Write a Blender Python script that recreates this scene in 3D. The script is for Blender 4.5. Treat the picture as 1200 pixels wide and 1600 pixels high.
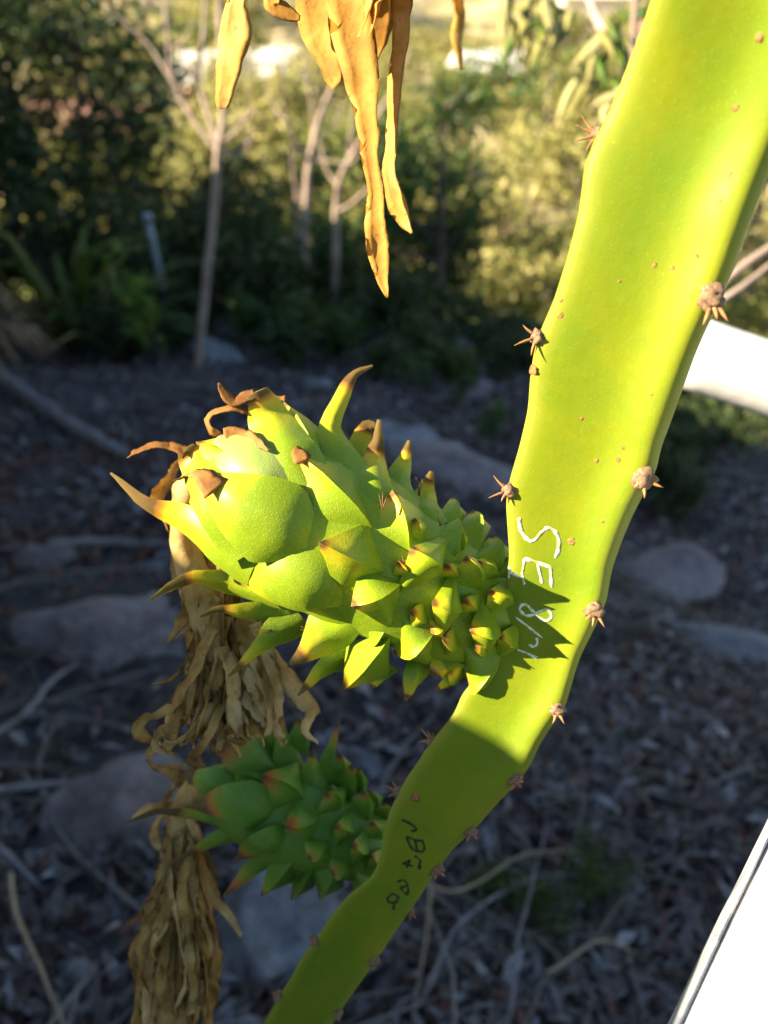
import bpy, bmesh, math, random
import numpy as np
from mathutils import Vector, Matrix, noise
from mathutils.bvhtree import BVHTree

sc = bpy.context.scene
for o in list(bpy.data.objects):
    bpy.data.objects.remove(o)
col = sc.collection
R = math.radians

# ------------------------------------------------------------------ camera
PITCH = R(38.0)                       # looking down the slope
CAM = Vector((0.0, 0.0, 1.35))
LENS, SENS = 26.0, 36.0
F = LENS / SENS * 1600.0              # focal length in photo pixels (photo 1200 x 1600)
cd = bpy.data.cameras.new('camera')
cam = bpy.data.objects.new('camera', cd); col.objects.link(cam)
cam.location = CAM; cam.rotation_euler = (R(90) - PITCH, 0, 0)
cd.sensor_fit = 'VERTICAL'; cd.sensor_height = SENS; cd.sensor_width = 27.0; cd.lens = LENS
cd.clip_start = 0.01; cd.clip_end = 2000
cd.dof.use_dof = True; cd.dof.focus_distance = 0.287; cd.dof.aperture_fstop = 6.4
sc.camera = cam
CX = Vector((1, 0, 0)); CY = Vector((0, math.sin(PITCH), math.cos(PITCH))); CZ = Vector((0, -math.cos(PITCH), math.sin(PITCH)))

# ------------------------------------------------------------------ light
SUN = Vector((-0.86, -0.16, 0.475)).normalized()      # towards the sun
w = bpy.data.worlds.new('World'); sc.world = w; w.use_nodes = True
nt = w.node_tree; nt.nodes.clear()
sky = nt.nodes.new('ShaderNodeTexSky'); sky.sky_type = 'NISHITA'; sky.sun_disc = False
sky.ozone_density = 3.0; sky.air_density = 1.3
sky.sun_elevation = math.asin(SUN.z); sky.sun_rotation = math.atan2(SUN.x, SUN.y)
bg = nt.nodes.new('ShaderNodeBackground'); bg.inputs['Strength'].default_value = 0.055
wo = nt.nodes.new('ShaderNodeOutputWorld')
nt.links.new(sky.outputs[0], bg.inputs[0]); nt.links.new(bg.outputs[0], wo.inputs[0])
sl = bpy.data.lights.new('sun', 'SUN'); sl.energy = 5.0; sl.angle = R(0.4); sl.color = (1.0, 0.82, 0.57)
so = bpy.data.objects.new('sun', sl); col.objects.link(so)
so.rotation_euler = SUN.to_track_quat('Z', 'Y').to_euler(); so.location = (-3, -2, 6)
sc.view_settings.view_transform = 'Standard'; sc.view_settings.look = 'None'
sc.view_settings.gamma = 1.0; sc.view_settings.use_curve_mapping = False
sc.view_settings.exposure = 2.05
sc.render.engine = 'CYCLES'
sc.cycles.use_denoising = True
sc.cycles.max_bounces = 6; sc.cycles.transparent_max_bounces = 4

# ------------------------------------------------------------------ helpers
def nvec(p):
    return Vector((noise.noise(p), noise.noise(p + Vector((31.4, 7.7, 2.3))), noise.noise(p + Vector((-5.9, 19.3, 43.1)))))
def P(x, y, d):
    """photo pixel + depth in metres -> world point"""
    x, y, d = float(x), float(y), float(d)
    return CAM + ((x - 600) / F * d) * CX + ((800 - y) / F * d) * CY - d * CZ
def ray(x, y):
    return (P(x, y, 1.0) - CAM).normalized()
def depth_of(p):
    return -(p - CAM).dot(CZ)

def tag(o, label=None, cat=None, group=None, kind=None):
    if label: o['label'] = label
    if cat: o['category'] = cat
    if group: o['group'] = group
    if kind: o['kind'] = kind
    return o
def empty(name, loc):
    o = bpy.data.objects.new(name, None); col.objects.link(o); o.location = loc
    o.empty_display_size = 0.02
    return o
ORG = {}
def mk(name, V, Fc, mat, parent=None, attrs=None, smooth=True, sharp=None):
    """one mesh object; V in world space, stored relative to the top thing's base"""
    org = Vector((0, 0, 0))
    if parent is not None:
        org = ORG.get(parent.name, parent.location.copy())
    me = bpy.data.meshes.new(name)
    V = np.asarray(V, dtype=np.float64) - np.array(org)
    me.from_pydata(V.tolist(), [], [tuple(f) for f in Fc])
    if attrs:
        for k, v in attrs.items():
            a = me.attributes.new(k, 'FLOAT', 'POINT'); a.data.foreach_set('value', np.asarray(v, dtype=np.float32))
    if smooth: me.polygons.foreach_set('use_smooth', [True] * len(me.polygons))
    me.materials.append(mat); me.update()
    if sharp: me.set_sharp_from_angle(angle=sharp)
    o = bpy.data.objects.new(name, me); col.objects.link(o)
    if parent is not None:
        o.parent = parent; ORG[o.name] = org
    return o
def centre_origin(o, p):
    """put the origin of a parentless mesh at p"""
    p = Vector(p); o.data.transform(Matrix.Translation(-p)); o.location = p; return o

def cat(pts, n):
    """Catmull-Rom through rows of any dimension"""
    A = np.asarray(pts, dtype=float)
    m = len(A)
    if m == 1: return np.repeat(A, n, 0)
    E = np.vstack([2 * A[0] - A[1], A, 2 * A[-1] - A[-2]])
    out = []
    for s in np.linspace(0, m - 1 - 1e-9, n):
        i = int(s); t = s - i
        a, b, c, d = E[i], E[i + 1], E[i + 2], E[i + 3]
        out.append(.5 * ((2 * b) + (-a + c) * t + (2 * a - 5 * b + 4 * c - d) * t * t + (-a + 3 * b - 3 * c + d) * t ** 3))
    return np.array(out)

def loft(pts, wid, N0, n=14, K=7, hout=.35, hin=.12, Rc=None, twist=0., crinkle=0., cfreq=60., seed=0, cup=0., keel=2.):
    """leaf-like solid along pts: half widths wid, outer bulge hout*w, inner bulge hin*w, bent round radius Rc"""
    S = cat(pts, n); W = np.interp(np.linspace(0, 1, n), np.linspace(0, 1, len(wid)), wid)
    # smooth the widths a little
    W2 = W.copy(); W2[1:-1] = .25 * W[:-2] + .5 * W[1:-1] + .25 * W[2:]; W = np.maximum(W2, 1e-5)
    V, t_at = [], []
    T_prev = None; N = Vector(N0)
    L = np.concatenate([[0], np.cumsum(np.linalg.norm(np.diff(S, axis=0), axis=1))]); L /= max(L[-1], 1e-9)
    A_out = np.linspace(-1, 1, K); A_in = np.linspace(1, -1, K)[1:-1]
    for i in range(n):
        T = Vector(S[min(i + 1, n - 1)] - S[max(i - 1, 0)])
        if T.length < 1e-9: T = T_prev or Vector((0, 0, 1))
        T.normalize()
        N = N - T * N.dot(T)
        if N.length < 1e-6: N = T.orthogonal()
        N.normalize(); T_prev = T
        tw = twist * L[i]
        N_ = (Matrix.Rotation(tw, 3, T) @ N) if twist else N
        B = T.cross(N_)
        w_ = W[i]; p = Vector(S[i])
        for a in A_out:
            q = p + B * (a * w_) + N_ * (hout * w_ * (1 - abs(a) ** keel))
            if Rc: q -= N_ * ((a * w_) ** 2 / (2 * Rc))
            if cup: q += N_ * (cup * w_ * a * a)
            V.append(q); t_at.append(L[i])
        for a in A_in:
            q = p + B * (a * w_) - N_ * (hin * w_ * (1 - a * a))
            if Rc: q -= N_ * ((a * w_) ** 2 / (2 * Rc))
            if cup: q += N_ * (cup * w_ * a * a)
            V.append(q); t_at.append(L[i])
    m = K + len(A_in)
    if crinkle:
        sv = Vector((seed * 3.1, seed * 1.7, seed * .7))
        V = [v + nvec(v * cfreq + sv) * crinkle + nvec(v * cfreq * 2.7 + sv) * crinkle * .45 for v in V]
    Fc = []
    for i in range(n - 1):
        for j in range(m):
            k = (j + 1) % m
            Fc.append((i * m + j, i * m + k, (i + 1) * m + k, (i + 1) * m + j))
    Fc.append(tuple(range(m - 1, -1, -1))); Fc.append(tuple((n - 1) * m + j for j in range(m)))
    return [tuple(v) for v in V], Fc, t_at

def tube(pts, rad, n=None, K=8):
    n = n or max(2, (len(pts) - 1) * 4 + 1)
    S = cat(pts, n); Rr = np.interp(np.linspace(0, 1, n), np.linspace(0, 1, len(rad)), rad)
    V, Fc = [], []; N = None
    for i in range(n):
        T = Vector(S[min(i + 1, n - 1)] - S[max(i - 1, 0)])
        T = T.normalized() if T.length > 1e-9 else Vector((0, 0, 1))
        N = T.orthogonal() if N is None else N - T * N.dot(T)
        if N.length < 1e-6: N = T.orthogonal()
        N.normalize(); B = T.cross(N)
        for j in range(K):
            a = 2 * math.pi * j / K
            V.append(tuple(Vector(S[i]) + (N * math.cos(a) + B * math.sin(a)) * Rr[i]))
    for i in range(n - 1):
        for j in range(K):
            k = (j + 1) % K
            Fc.append((i * K + j, i * K + k, (i + 1) * K + k, (i + 1) * K + j))
    Fc.append(tuple(range(K - 1, -1, -1))); Fc.append(tuple((n - 1) * K + j for j in range(K)))
    return V, Fc
def merge(parts):
    V, Fc = [], []
    for v, f in parts:
        b = len(V); V += list(v); Fc += [tuple(i + b for i in q) for q in f]
    return V, Fc

def leaves(C, L, W, rng, up=0.3, dirs=None, quad2=False):
    """many small folded leaves at centres C -> V, F, per-vertex random"""
    n = len(C); C = np.asarray(C)
    d = rng.normal(size=(n, 3)) if dirs is None else dirs + .5 * rng.normal(size=(n, 3))
    d /= np.linalg.norm(d, axis=1)[:, None]
    nrm = rng.normal(size=(n, 3)); nrm[:, 2] += up * 3
    s = np.cross(d, nrm); s /= (np.linalg.norm(s, axis=1)[:, None] + 1e-9)
    nn = np.cross(s, d)
    l = (L * rng.uniform(.6, 1.3, n))[:, None]; w_ = (W * rng.uniform(.6, 1.3, n))[:, None]
    a = C - d * l * .5; b = C + d * l * .5 - nn * l * .15
    m1 = C + s * w_ * .5 + nn * w_ * .25; m2 = C - s * w_ * .5 + nn * w_ * .25
    V = np.stack([a, m1, b, m2], 1).reshape(-1, 3)
    i = np.arange(n) * 4
    Fc = np.concatenate([np.stack([i, i + 1, i + 2], 1), np.stack([i, i + 2, i + 3], 1)])
    return V, Fc, np.repeat(rng.uniform(0, 1, n), 4)

def mk_fast(name, V, Fc, mat, parent=None, attrs=None):
    org = Vector((0, 0, 0)) if parent is None else ORG.get(parent.name, parent.location.copy())
    V = np.asarray(V, dtype=np.float32) - np.array(org, dtype=np.float32); Fc = np.asarray(Fc, dtype=np.int32)
    me = bpy.data.meshes.new(name); k = Fc.shape[1]
    me.vertices.add(len(V)); me.vertices.foreach_set('co', V.ravel())
    me.loops.add(Fc.size); me.loops.foreach_set('vertex_index', Fc.ravel())
    me.polygons.add(len(Fc)); me.polygons.foreach_set('loop_start', np.arange(len(Fc), dtype=np.int32) * k)
    me.polygons.foreach_set('loop_total', np.full(len(Fc), k, dtype=np.int32))
    me.update(calc_edges=True)
    if attrs:
        for kk, v in attrs.items():
            a = me.attributes.new(kk, 'FLOAT', 'POINT'); a.data.foreach_set('value', np.asarray(v, dtype=np.float32))
    me.materials.append(mat)
    o = bpy.data.objects.new(name, me); col.objects.link(o)
    if parent is not None: o.parent = parent; ORG[o.name] = org
    return o

# ------------------------------------------------------------------ materials
class NB:
    def __init__(s, name):
        s.m = bpy.data.materials.new(name); s.m.use_nodes = True; s.t = s.m.node_tree; s.t.nodes.clear()
        s.out = s.n('ShaderNodeOutputMaterial')
    def n(s, typ, **kw):
        x = s.t.nodes.new(typ)
        for k, v in kw.items(): setattr(x, k, v)
        return x
    def l(s, a, b): s.t.links.new(a, b)
    def coord(s): return s.n('ShaderNodeTexCoord').outputs['Object']
    def noise(s, scale, detail=4, rough=.55, vec=None, dist=0.):
        x = s.n('ShaderNodeTexNoise'); x.inputs['Scale'].default_value = scale; x.inputs['Detail'].default_value = detail
        x.inputs['Roughness'].default_value = rough; x.inputs['Distortion'].default_value = dist
        s.l(vec if vec is not None else s.coord(), x.inputs['Vector']); return x.outputs['Fac']
    def ramp(s, fac, stops, interp='LINEAR'):
        r = s.n('ShaderNodeValToRGB'); r.color_ramp.interpolation = interp; e = r.color_ramp.elements
        while len(e) < len(stops): e.new(.5)
        for k, (p, c) in enumerate(stops):
            e[k].position = p; e[k].color = (*c, 1) if len(c) == 3 else c
        s.l(fac, r.inputs[0]); return r.outputs[0]
    def mix(s, f, a, b, mode='MIX'):
        x = s.n('ShaderNodeMix', data_type='RGBA', blend_type=mode)
        for v, i in ((f, 0), (a, 6), (b, 7)):
            if hasattr(v, 'links') or hasattr(v, 'is_linked'): s.l(v, x.inputs[i])
            elif i == 0: x.inputs[i].default_value = v
            else: x.inputs[i].default_value = (*v, 1)
        return x.outputs[2]
    def attr(s, name):
        x = s.n('ShaderNodeAttribute'); x.attribute_name = name; return x.outputs['Fac']
    def math(s, op, a, b=0.):
        x = s.n('ShaderNodeMath', operation=op)
        for v, i in ((a, 0), (b, 1)):
            if hasattr(v, 'is_linked'): s.l(v, x.inputs[i])
            else: x.inputs[i].default_value = v
        return x.outputs[0]
    def bsdf(s, color, rough=.6, bump=None, bstr=.3, bdist=.001, spec=.4, sss=0., sssr=(1, .8, .3), sscale=.004, transl=None, tcol=None):
        b = s.n('ShaderNodeBsdfPrincipled')
        if hasattr(color, 'is_linked'): s.l(color, b.inputs['Base Color'])
        else: b.inputs['Base Color'].default_value = (*color, 1)
        if hasattr(rough, 'is_linked'): s.l(rough, b.inputs['Roughness'])
        else: b.inputs['Roughness'].default_value = rough
        b.inputs['Specular IOR Level'].default_value = spec
        if sss:
            b.inputs['Subsurface Weight'].default_value = sss; b.inputs['Subsurface Radius'].default_value = sssr
            b.inputs['Subsurface Scale'].default_value = sscale
        if bump is not None:
            bp = s.n('ShaderNodeBump'); bp.inputs['Strength'].default_value = bstr; bp.inputs['Distance'].default_value = bdist
            s.l(bump, bp.inputs['Height']); s.l(bp.outputs[0], b.inputs['Normal'])
        outp = b.outputs[0]
        if transl:
            tr = s.n('ShaderNodeBsdfTranslucent')
            c = tcol if tcol is not None else color
            if hasattr(c, 'is_linked'): s.l(c, tr.inputs[0])
            else: tr.inputs[0].default_value = (*c, 1)
            mx = s.n('ShaderNodeMixShader'); mx.inputs[0].default_value = transl
            s.l(outp, mx.inputs[1]); s.l(tr.outputs[0], mx.inputs[2]); outp = mx.outputs[0]
        s.l(outp, s.out.inputs['Surface']); return s.m

def m_simple(name, c1, c2, scale=30, rough=.8, bstr=.4, bdist=.002, transl=None, detail=5, spec=.3):
    b = NB(name); f = b.noise(scale, detail); c = b.ramp(f, [(.3, c1), (.7, c2)])
    return b.bsdf(c, rough, b.noise(scale * 3, detail), bstr, bdist, spec, transl=transl)

def m_leaf(name, cs, transl=.35, rough=.45):
    b = NB(name); k = len(cs)
    c = b.ramp(b.attr('v'), [(i / max(1, k - 1), x) for i, x in enumerate(cs)])
    oi = b.n('ShaderNodeObjectInfo')
    c = b.mix(b.math('MULTIPLY', oi.outputs['Random'], .35), c, (.10, .10, .025))
    return b.bsdf(c, rough, transl=transl, spec=.35)

def m_skin(name, redtip=False):
    """fruit skin: green -> yellow -> orange -> withered brown towards the scale tips, pale pin dots"""
    b = NB(name); t = b.math('MULTIPLY', b.attr('tip'), .5)
    big = b.noise(60, 3)
    wob = b.math('ADD', t, b.math('MULTIPLY', b.math('SUBTRACT', b.noise(260, 4), .5), .14))
    g1, g2 = (.20, .295, .008), (.34, .375, .008)
    if redtip:
        st = [(0, (.10, .215, .018)), (.18, (.14, .26, .02)), (.36, (.36, .21, .025)), (.50, (.46, .085, .03)), (.64, (.30, .08, .03)), (.78, (.14, .07, .03)), (1, (.12, .065, .03))]
    else:
        st = [(0, g1), (.12, g2), (.34, (.56, .50, .02)), (.48, (.72, .46, .02)), (.56, (.55, .20, .02)), (.68, (.13, .05, .018)), (1, (.17, .085, .035))]
    c = b.ramp(wob, st)
    if redtip:
        plain = b.ramp(wob, [(0, (.10, .215, .018)), (.3, (.18, .28, .02)), (.46, (.27, .28, .03)), (.56, (.36, .17, .03)), (.68, (.13, .06, .025)), (1, (.12, .065, .03))])
        c = b.mix(b.attr('red'), plain, c)
    c = b.mix(b.math('MULTIPLY', big, .35), c, (.11, .22, .010) if not redtip else (.05, .15, .02))
    v = b.n('ShaderNodeTexVoronoi'); v.inputs['Scale'].default_value = 1000; b.l(b.coord(), v.inputs['Vector'])
    dots = b.ramp(v.outputs['Distance'], [(.15, (1, 1, 1)), (.36, (0, 0, 0))])
    grn = b.ramp(t, [(.2, (1, 1, 1)), (.4, (0, 0, 0))])
    dm = b.mix(1.0, dots, grn, 'MULTIPLY')
    dotf = b.n('ShaderNodeSeparateColor'); b.l(dm, dotf.inputs[0])
    c = b.mix(b.math('MULTIPLY', dotf.outputs[0], .2), c, (.55, .66, .18))
    c = b.mix(b.attr('pale'), c, (.60, .66, .40))
    # rusty specks
    sp = b.ramp(b.noise(420, 2, .5), [(.73, (0, 0, 0)), (.78, (1, 1, 1))])
    near = b.ramp(t, [(.18, (0, 0, 0)), (.36, (1, 1, 1))])
    spk = b.n('ShaderNodeSeparateColor'); b.l(b.mix(1.0, sp, near, 'MULTIPLY'), spk.inputs[0])
    c = b.mix(spk.outputs[0], c, (.30, .09, .02))
    h = b.math('ADD', b.math('MULTIPLY', dotf.outputs[0], .5), b.noise(300, 4))
    dry = b.ramp(t, [(.5, (.42, .42, .42)), (.7, (.85, .85, .85))])
    return b.bsdf(c, dry, h, .26, .0006, .3, sss=.14, sssr=(1, 1, .15), sscale=.0022)

def m_stem():
    b = NB('cactus_skin')
    n1 = b.noise(16, 5, .6, dist=.6); n2 = b.noise(75, 6, .65)
    c = b.ramp(n1, [(.3, (.118, .20, .004)), (.5, (.18, .232, .004)), (.7, (.25, .262, .004))])
    c = b.mix(b.math('MULTIPLY', n2, .45), c, (.085, .19, .007))
    rim = b.ramp(b.attr('crest'), [(.72, (0, 0, 0)), (.95, (1, 1, 1))])
    rs = b.n('ShaderNodeSeparateColor'); b.l(rim, rs.inputs[0])
    c = b.mix(b.math('MULTIPLY', rs.outputs[0], .35), c, (.40, .36, .06))
    fine = b.ramp(b.noise(1500, 2), [(.62, (0, 0, 0)), (.72, (1, 1, 1))])
    fs = b.n('ShaderNodeSeparateColor'); b.l(fine, fs.inputs[0])
    c = b.mix(b.math('MULTIPLY', fs.outputs[0], .12), c, (.6, .65, .3))
    return b.bsdf(c, b.ramp(n2, [(.3, (.48, .48, .48)), (.7, (.66, .66, .66))]), b.noise(220, 5), .16, .0010, .24, sss=.15, sssr=(1, 1, .12), sscale=.005)

def m_dry(name, a, bcol, c3, transl=.4):
    b = NB(name); oi = b.n('ShaderNodeObjectInfo')
    f = b.math('ADD', b.math('MULTIPLY', b.noise(70, 5), .8), b.math('MULTIPLY', oi.outputs['Random'], .35))
    c = b.ramp(f, [(.3, a), (.55, bcol), (.8, c3)])
    sp = b.ramp(b.noise(500, 3, .6), [(.63, (0, 0, 0)), (.72, (1, 1, 1))])
    ss = b.n('ShaderNodeSeparateColor'); b.l(sp, ss.inputs[0])
    c = b.mix(b.math('MULTIPLY', ss.outputs[0], .6), c, (.10, .045, .012))
    bl = b.ramp(b.noise(38, 4, .6, dist=1.), [(.5, (0, 0, 0)), (.68, (1, 1, 1))]); bs = b.n('ShaderNodeSeparateColor'); b.l(bl, bs.inputs[0])
    c = b.mix(b.math('MULTIPLY', bs.outputs[0], .55), c, a)
    wv = b.n('ShaderNodeTexNoise'); wv.inputs['Scale'].default_value = 260; b.l(b.coord(), wv.inputs['Vector'])
    return b.bsdf(c, .7, wv.outputs['Fac'], .5, .0009, .25, transl=transl)

M = {}
M['skin'] = m_skin('fruit_skin'); M['skin_red'] = m_skin('young_fruit_skin', True)
M['stem'] = m_stem()
M['dry'] = m_dry('withered_flower_straw', (.20, .095, .018), (.62, .40, .12), (.88, .70, .34), .45)
M['gold'] = m_dry('withered_petal_gold', (.36, .17, .025), (.60, .35, .065), (.78, .55, .20), .45)
M['curl'] = m_dry('withered_scale_tip', (.12, .05, .015), (.28, .125, .03), (.50, .27, .075), .3)
M['areole'] = m_simple('areole_felt', (.13, .075, .045), (.36, .235, .14), 900, .9, .6, .0006)
M['spine'] = m_simple('spine_horn', (.30, .13, .045), (.46, .24, .10), 400, .5, .2, .0003)
M['scar'] = m_simple('corky_scar', (.22, .05, .02), (.42, .24, .08), 900, .8, .5, .0004)
M['bristle'] = m_simple('bristle_brown', (.10, .045, .015), (.28, .14, .04), 500, .6, .1, .0002)
b = NB('white_marker'); f = b.noise(500, 4); 
cc = b.ramp(f, [(.32, (.26, .31, .03)), (.46, (.62, .68, .40)), (.56, (.84, .86, .70))]); M['white_ink'] = b.bsdf(cc, .6)
b = NB('black_marker'); f = b.noise(600, 4)
cc = b.ramp(f, [(.35, (.010, .014, .010)), (.6, (.03, .055, .01)), (.72, (.10, .18, .01))]); M['black_ink'] = b.bsdf(cc, .5)
def m_white(name, grime=.5):
    b = NB(name); n = b.noise(6, 5); d = b.noise(45, 6, .7)
    c = b.ramp(n, [(.3, (.78, .77, .73)), (.7, (.84, .83, .80))])
    g = b.ramp(d, [(.66, (0, 0, 0)), (.74, (1, 1, 1))]); gs = b.n('ShaderNodeSeparateColor'); b.l(g, gs.inputs[0])
    c = b.mix(b.math('MULTIPLY', gs.outputs[0], grime), c, (.30, .31, .33))
    return b.bsdf(c, .45, b.noise(60, 6), .25, .002, .4)
b = NB('shade_grey_edge'); f = b.noise(38, 6, .7, dist=1.); cc = b.ramp(f, [(.36, (.16, .19, .23)), (.5, (.34, .36, .38)), (.6, (.66, .64, .60))])  # bluish grey shade of the rail's side, put into the colour
M['railshade'] = b.bsdf(cc, .6, b.noise(80, 6), .4, .002)
M['rail'] = m_white('weathered_white_paint'); M['pipe'] = m_white('white_plastic', .05)
M['wall'] = m_simple('shade_wall_render', (.42, .40, .36), (.52, .49, .44), 8, .9)
def m_ground():
    b = NB('slope_soil'); a = b.noise(1.1, 6, .6); d = b.noise(9, 8, .7)
    c = b.ramp(d, [(.25, (.012, .011, .012)), (.5, (.055, .05, .052)), (.75, (.13, .12, .125))])
    c = b.mix(b.ramp(a, [(.45, (0, 0, 0)), (.65, (1, 1, 1))]), c, (.10, .095, .10))
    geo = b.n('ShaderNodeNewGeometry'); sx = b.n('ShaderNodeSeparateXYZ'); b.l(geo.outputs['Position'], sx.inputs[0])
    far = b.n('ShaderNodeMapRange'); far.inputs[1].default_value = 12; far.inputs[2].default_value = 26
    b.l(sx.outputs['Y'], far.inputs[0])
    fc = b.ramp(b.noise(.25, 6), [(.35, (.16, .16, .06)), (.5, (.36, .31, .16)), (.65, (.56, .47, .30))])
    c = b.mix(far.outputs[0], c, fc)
    return b.bsdf(c, .95, b.noise(25, 8, .7), .9, .03, .15)
M['ground'] = m_ground()
def m_rock(name, c1, c2, c3):
    b = NB(name); n = b.noise(5, 8, .65); k = b.noise(28, 8, .7)
    c = b.ramp(n, [(.3, c1), (.5, c2), (.7, c3)]); k2 = b.ramp(k, [(.38, (1, 1, 1)), (.56, (0, 0, 0))]); k3 = b.n('ShaderNodeSeparateColor'); b.l(k2, k3.inputs[0]); c = b.mix(b.math('MULTIPLY', k3.outputs[0], .6), c, (.04, .04, .045)); c = b.mix(b.math('MULTIPLY', b.noise(11, 6, .6, dist=1.5), .35), c, (.42, .44, .47))
    return b.bsdf(c, .9, b.noise(16, 10, .75), 1.0, .04, .3)
M['rock_pink'] = m_rock('pinkish_granite', (.13, .10, .10), (.27, .21, .20), (.44, .39, .385))
M['rock_grey'] = m_rock('grey_stone', (.12, .135, .155), (.27, .295, .325), (.46, .49, .53))
M['litter'] = m_leaf('dead_leaves', [(.028, .02, .022), (.11, .07, .072), (.23, .20, .21), (.07, .05, .055), (.46, .46, .48), (.15, .12, .125), (.20, .065, .05)], .1, .38)
M['twig'] = m_leaf('dead_twigs', [(.05, .045, .042), (.12, .11, .105), (.22, .205, .20)], None, .85)
M['straw'] = m_leaf('dry_grass', [(.19, .165, .13), (.33, .295, .24), (.42, .385, .32)], .2, .8)
M['barkpale'] = m_simple('pale_bark', (.24, .18, .145), (.46, .37, .31), 9, .9, .5, .004)
M['barkdark'] = m_simple('dark_bark', (.055, .042, .034), (.13, .10, .08), 10, .95, .7, .01)
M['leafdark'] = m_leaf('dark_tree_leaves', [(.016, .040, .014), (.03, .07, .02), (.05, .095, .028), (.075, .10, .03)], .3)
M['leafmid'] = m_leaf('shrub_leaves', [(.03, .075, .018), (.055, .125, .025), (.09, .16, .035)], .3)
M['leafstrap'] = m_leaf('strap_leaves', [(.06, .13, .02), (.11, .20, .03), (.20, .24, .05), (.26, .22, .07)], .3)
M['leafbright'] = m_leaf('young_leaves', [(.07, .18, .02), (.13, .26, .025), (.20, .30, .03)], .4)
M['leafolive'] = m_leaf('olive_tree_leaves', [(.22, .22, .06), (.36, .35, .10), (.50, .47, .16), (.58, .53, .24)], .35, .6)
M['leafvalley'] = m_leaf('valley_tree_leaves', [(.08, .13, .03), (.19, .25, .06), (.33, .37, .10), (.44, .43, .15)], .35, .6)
M['drybush'] = m_leaf('dry_fronds', [(.14, .11, .055), (.28, .22, .11), (.40, .30, .18), (.34, .20, .14)], .2, .8)
M['housewall'] = m_simple('house_plaster', (.66, .56, .46), (.74, .65, .56), 2, .9)
M['housered'] = m_simple('house_brick', (.42, .24, .18), (.52, .33, .26), 3, .9)
M['roof'] = m_simple('house_roof', (.34, .17, .12), (.46, .27, .2), 3, .9)
M['roofwhite'] = m_simple('house_roof_pale', (.70, .68, .64), (.78, .76, .72), 3, .8)
M['glass'] = m_simple('window_glass', (.03, .035, .04), (.05, .055, .06), 2, .15)
M['bluepipe'] = m_simple('pale_blue_plastic', (.30, .38, .44), (.38, .46, .52), 20, .5)

# ------------------------------------------------------------------ terrain
def fbm(x, y, s):
    return noise.fractal(Vector((x * s, y * s, 3.7)), 1.0, 2.1, 5)
def gz(x, y, rough=True):
    z = -.27 * min(y, 8.5) - (.05 if x < 0 else .13) * max(-6, min(6, x)) - .14 * max(0, min(4, x - 1))
    if y > 8.5:
        z += -.62 * (min(y, 26) - 8.5)
    if y > 95:
        z += .26 * (y - 95)
    if abs(x) > 14: z += .10 * (abs(x) - 14)
    if rough:
        k = 1.0 if y < 9 else min(8., 1 + (y - 9) * .12)
        z += .10 * k * fbm(x, y, .7 / k ** .8) + .035 * fbm(x + 9, y, 3.1)
    return z
def ground_hit(px, py, rough=True):
    d = ray(px, py); t = .3
    for _ in range(4000):
        p = CAM + d * t
        if p.z < gz(p.x, p.y, rough): return p
        t += .01 + t * .004
    return p
def at_y(px, y):
    d = ray(px, 400); return d.x / d.y * y

NX, NY = 190, 250
us = np.linspace(0, 1, NY); ys = -14 + 0 * us
ys = np.where(us < .12, -14 + 14 * (us / .12), 0)
v2 = np.clip((us - .12) / .88, 0, 1); ys = np.where(us >= .12, 9 * v2 * .9 + 420 * v2 ** 5.5, ys)
V = []
for yy in ys:
    half = 9 + max(0, yy) * 1.15
    for i in range(NX):
        q = (i / (NX - 1)) * 2 - 1
        xx = half * (q * .45 + q ** 3 * .55)
        V.append((xx, yy, gz(xx, yy)))
Fc = [(j * NX + i, j * NX + i + 1, (j + 1) * NX + i + 1, (j + 1) * NX + i) for j in range(NY - 1) for i in range(NX - 1)]
g = mk_fast('ground', V, Fc, M['ground']); g.data.polygons.foreach_set('use_smooth', [True] * len(g.data.polygons)); tag(g, kind='structure')

# unseen wall added to block the sun: its top edge throws the shade over the slope
P0 = P(800, 1114, .35)
edge_dir = Vector((-.52, .855, 0)).normalized()
Wp = P0 + SUN * 1.15
WALL_K0, WALL_K1 = -9.0, 18.0
wn = Vector((-edge_dir.y, edge_dir.x, 0))       # away from the slope side
if wn.dot(SUN) < 0: wn = -wn
def wall_box(k0, k1, off0, off1, z0, z1):
    V = []
    for k in (k0, k1):
        for o_ in (off0, off1):
            b_ = Wp + edge_dir * k + wn * o_
            V += [(b_.x, b_.y, z0), (b_.x, b_.y, z1)]
    return V, [(0, 1, 3, 2), (4, 6, 7, 5), (0, 4, 5, 1), (2, 3, 7, 6), (1, 5, 7, 3), (0, 2, 6, 4)]
wbase = Wp + edge_dir * 3
wl = empty('added_shade_wall', (wbase.x, wbase.y, gz(wbase.x, wbase.y)))
tag(wl, 'added unseen plastered wall with flat coping that shades the slope', 'wall')
v, f = wall_box(WALL_K0, WALL_K1, .03, .20, -4.5, Wp.z - .06); mk('shade_wall_body', v, f, M['wall'], wl, smooth=False)
v, f = wall_box(WALL_K0 - .03, WALL_K1 + .03, 0, .23, Wp.z - .058, Wp.z); mk('shade_wall_coping', v, f, M['wall'], wl, smooth=False)

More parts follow.
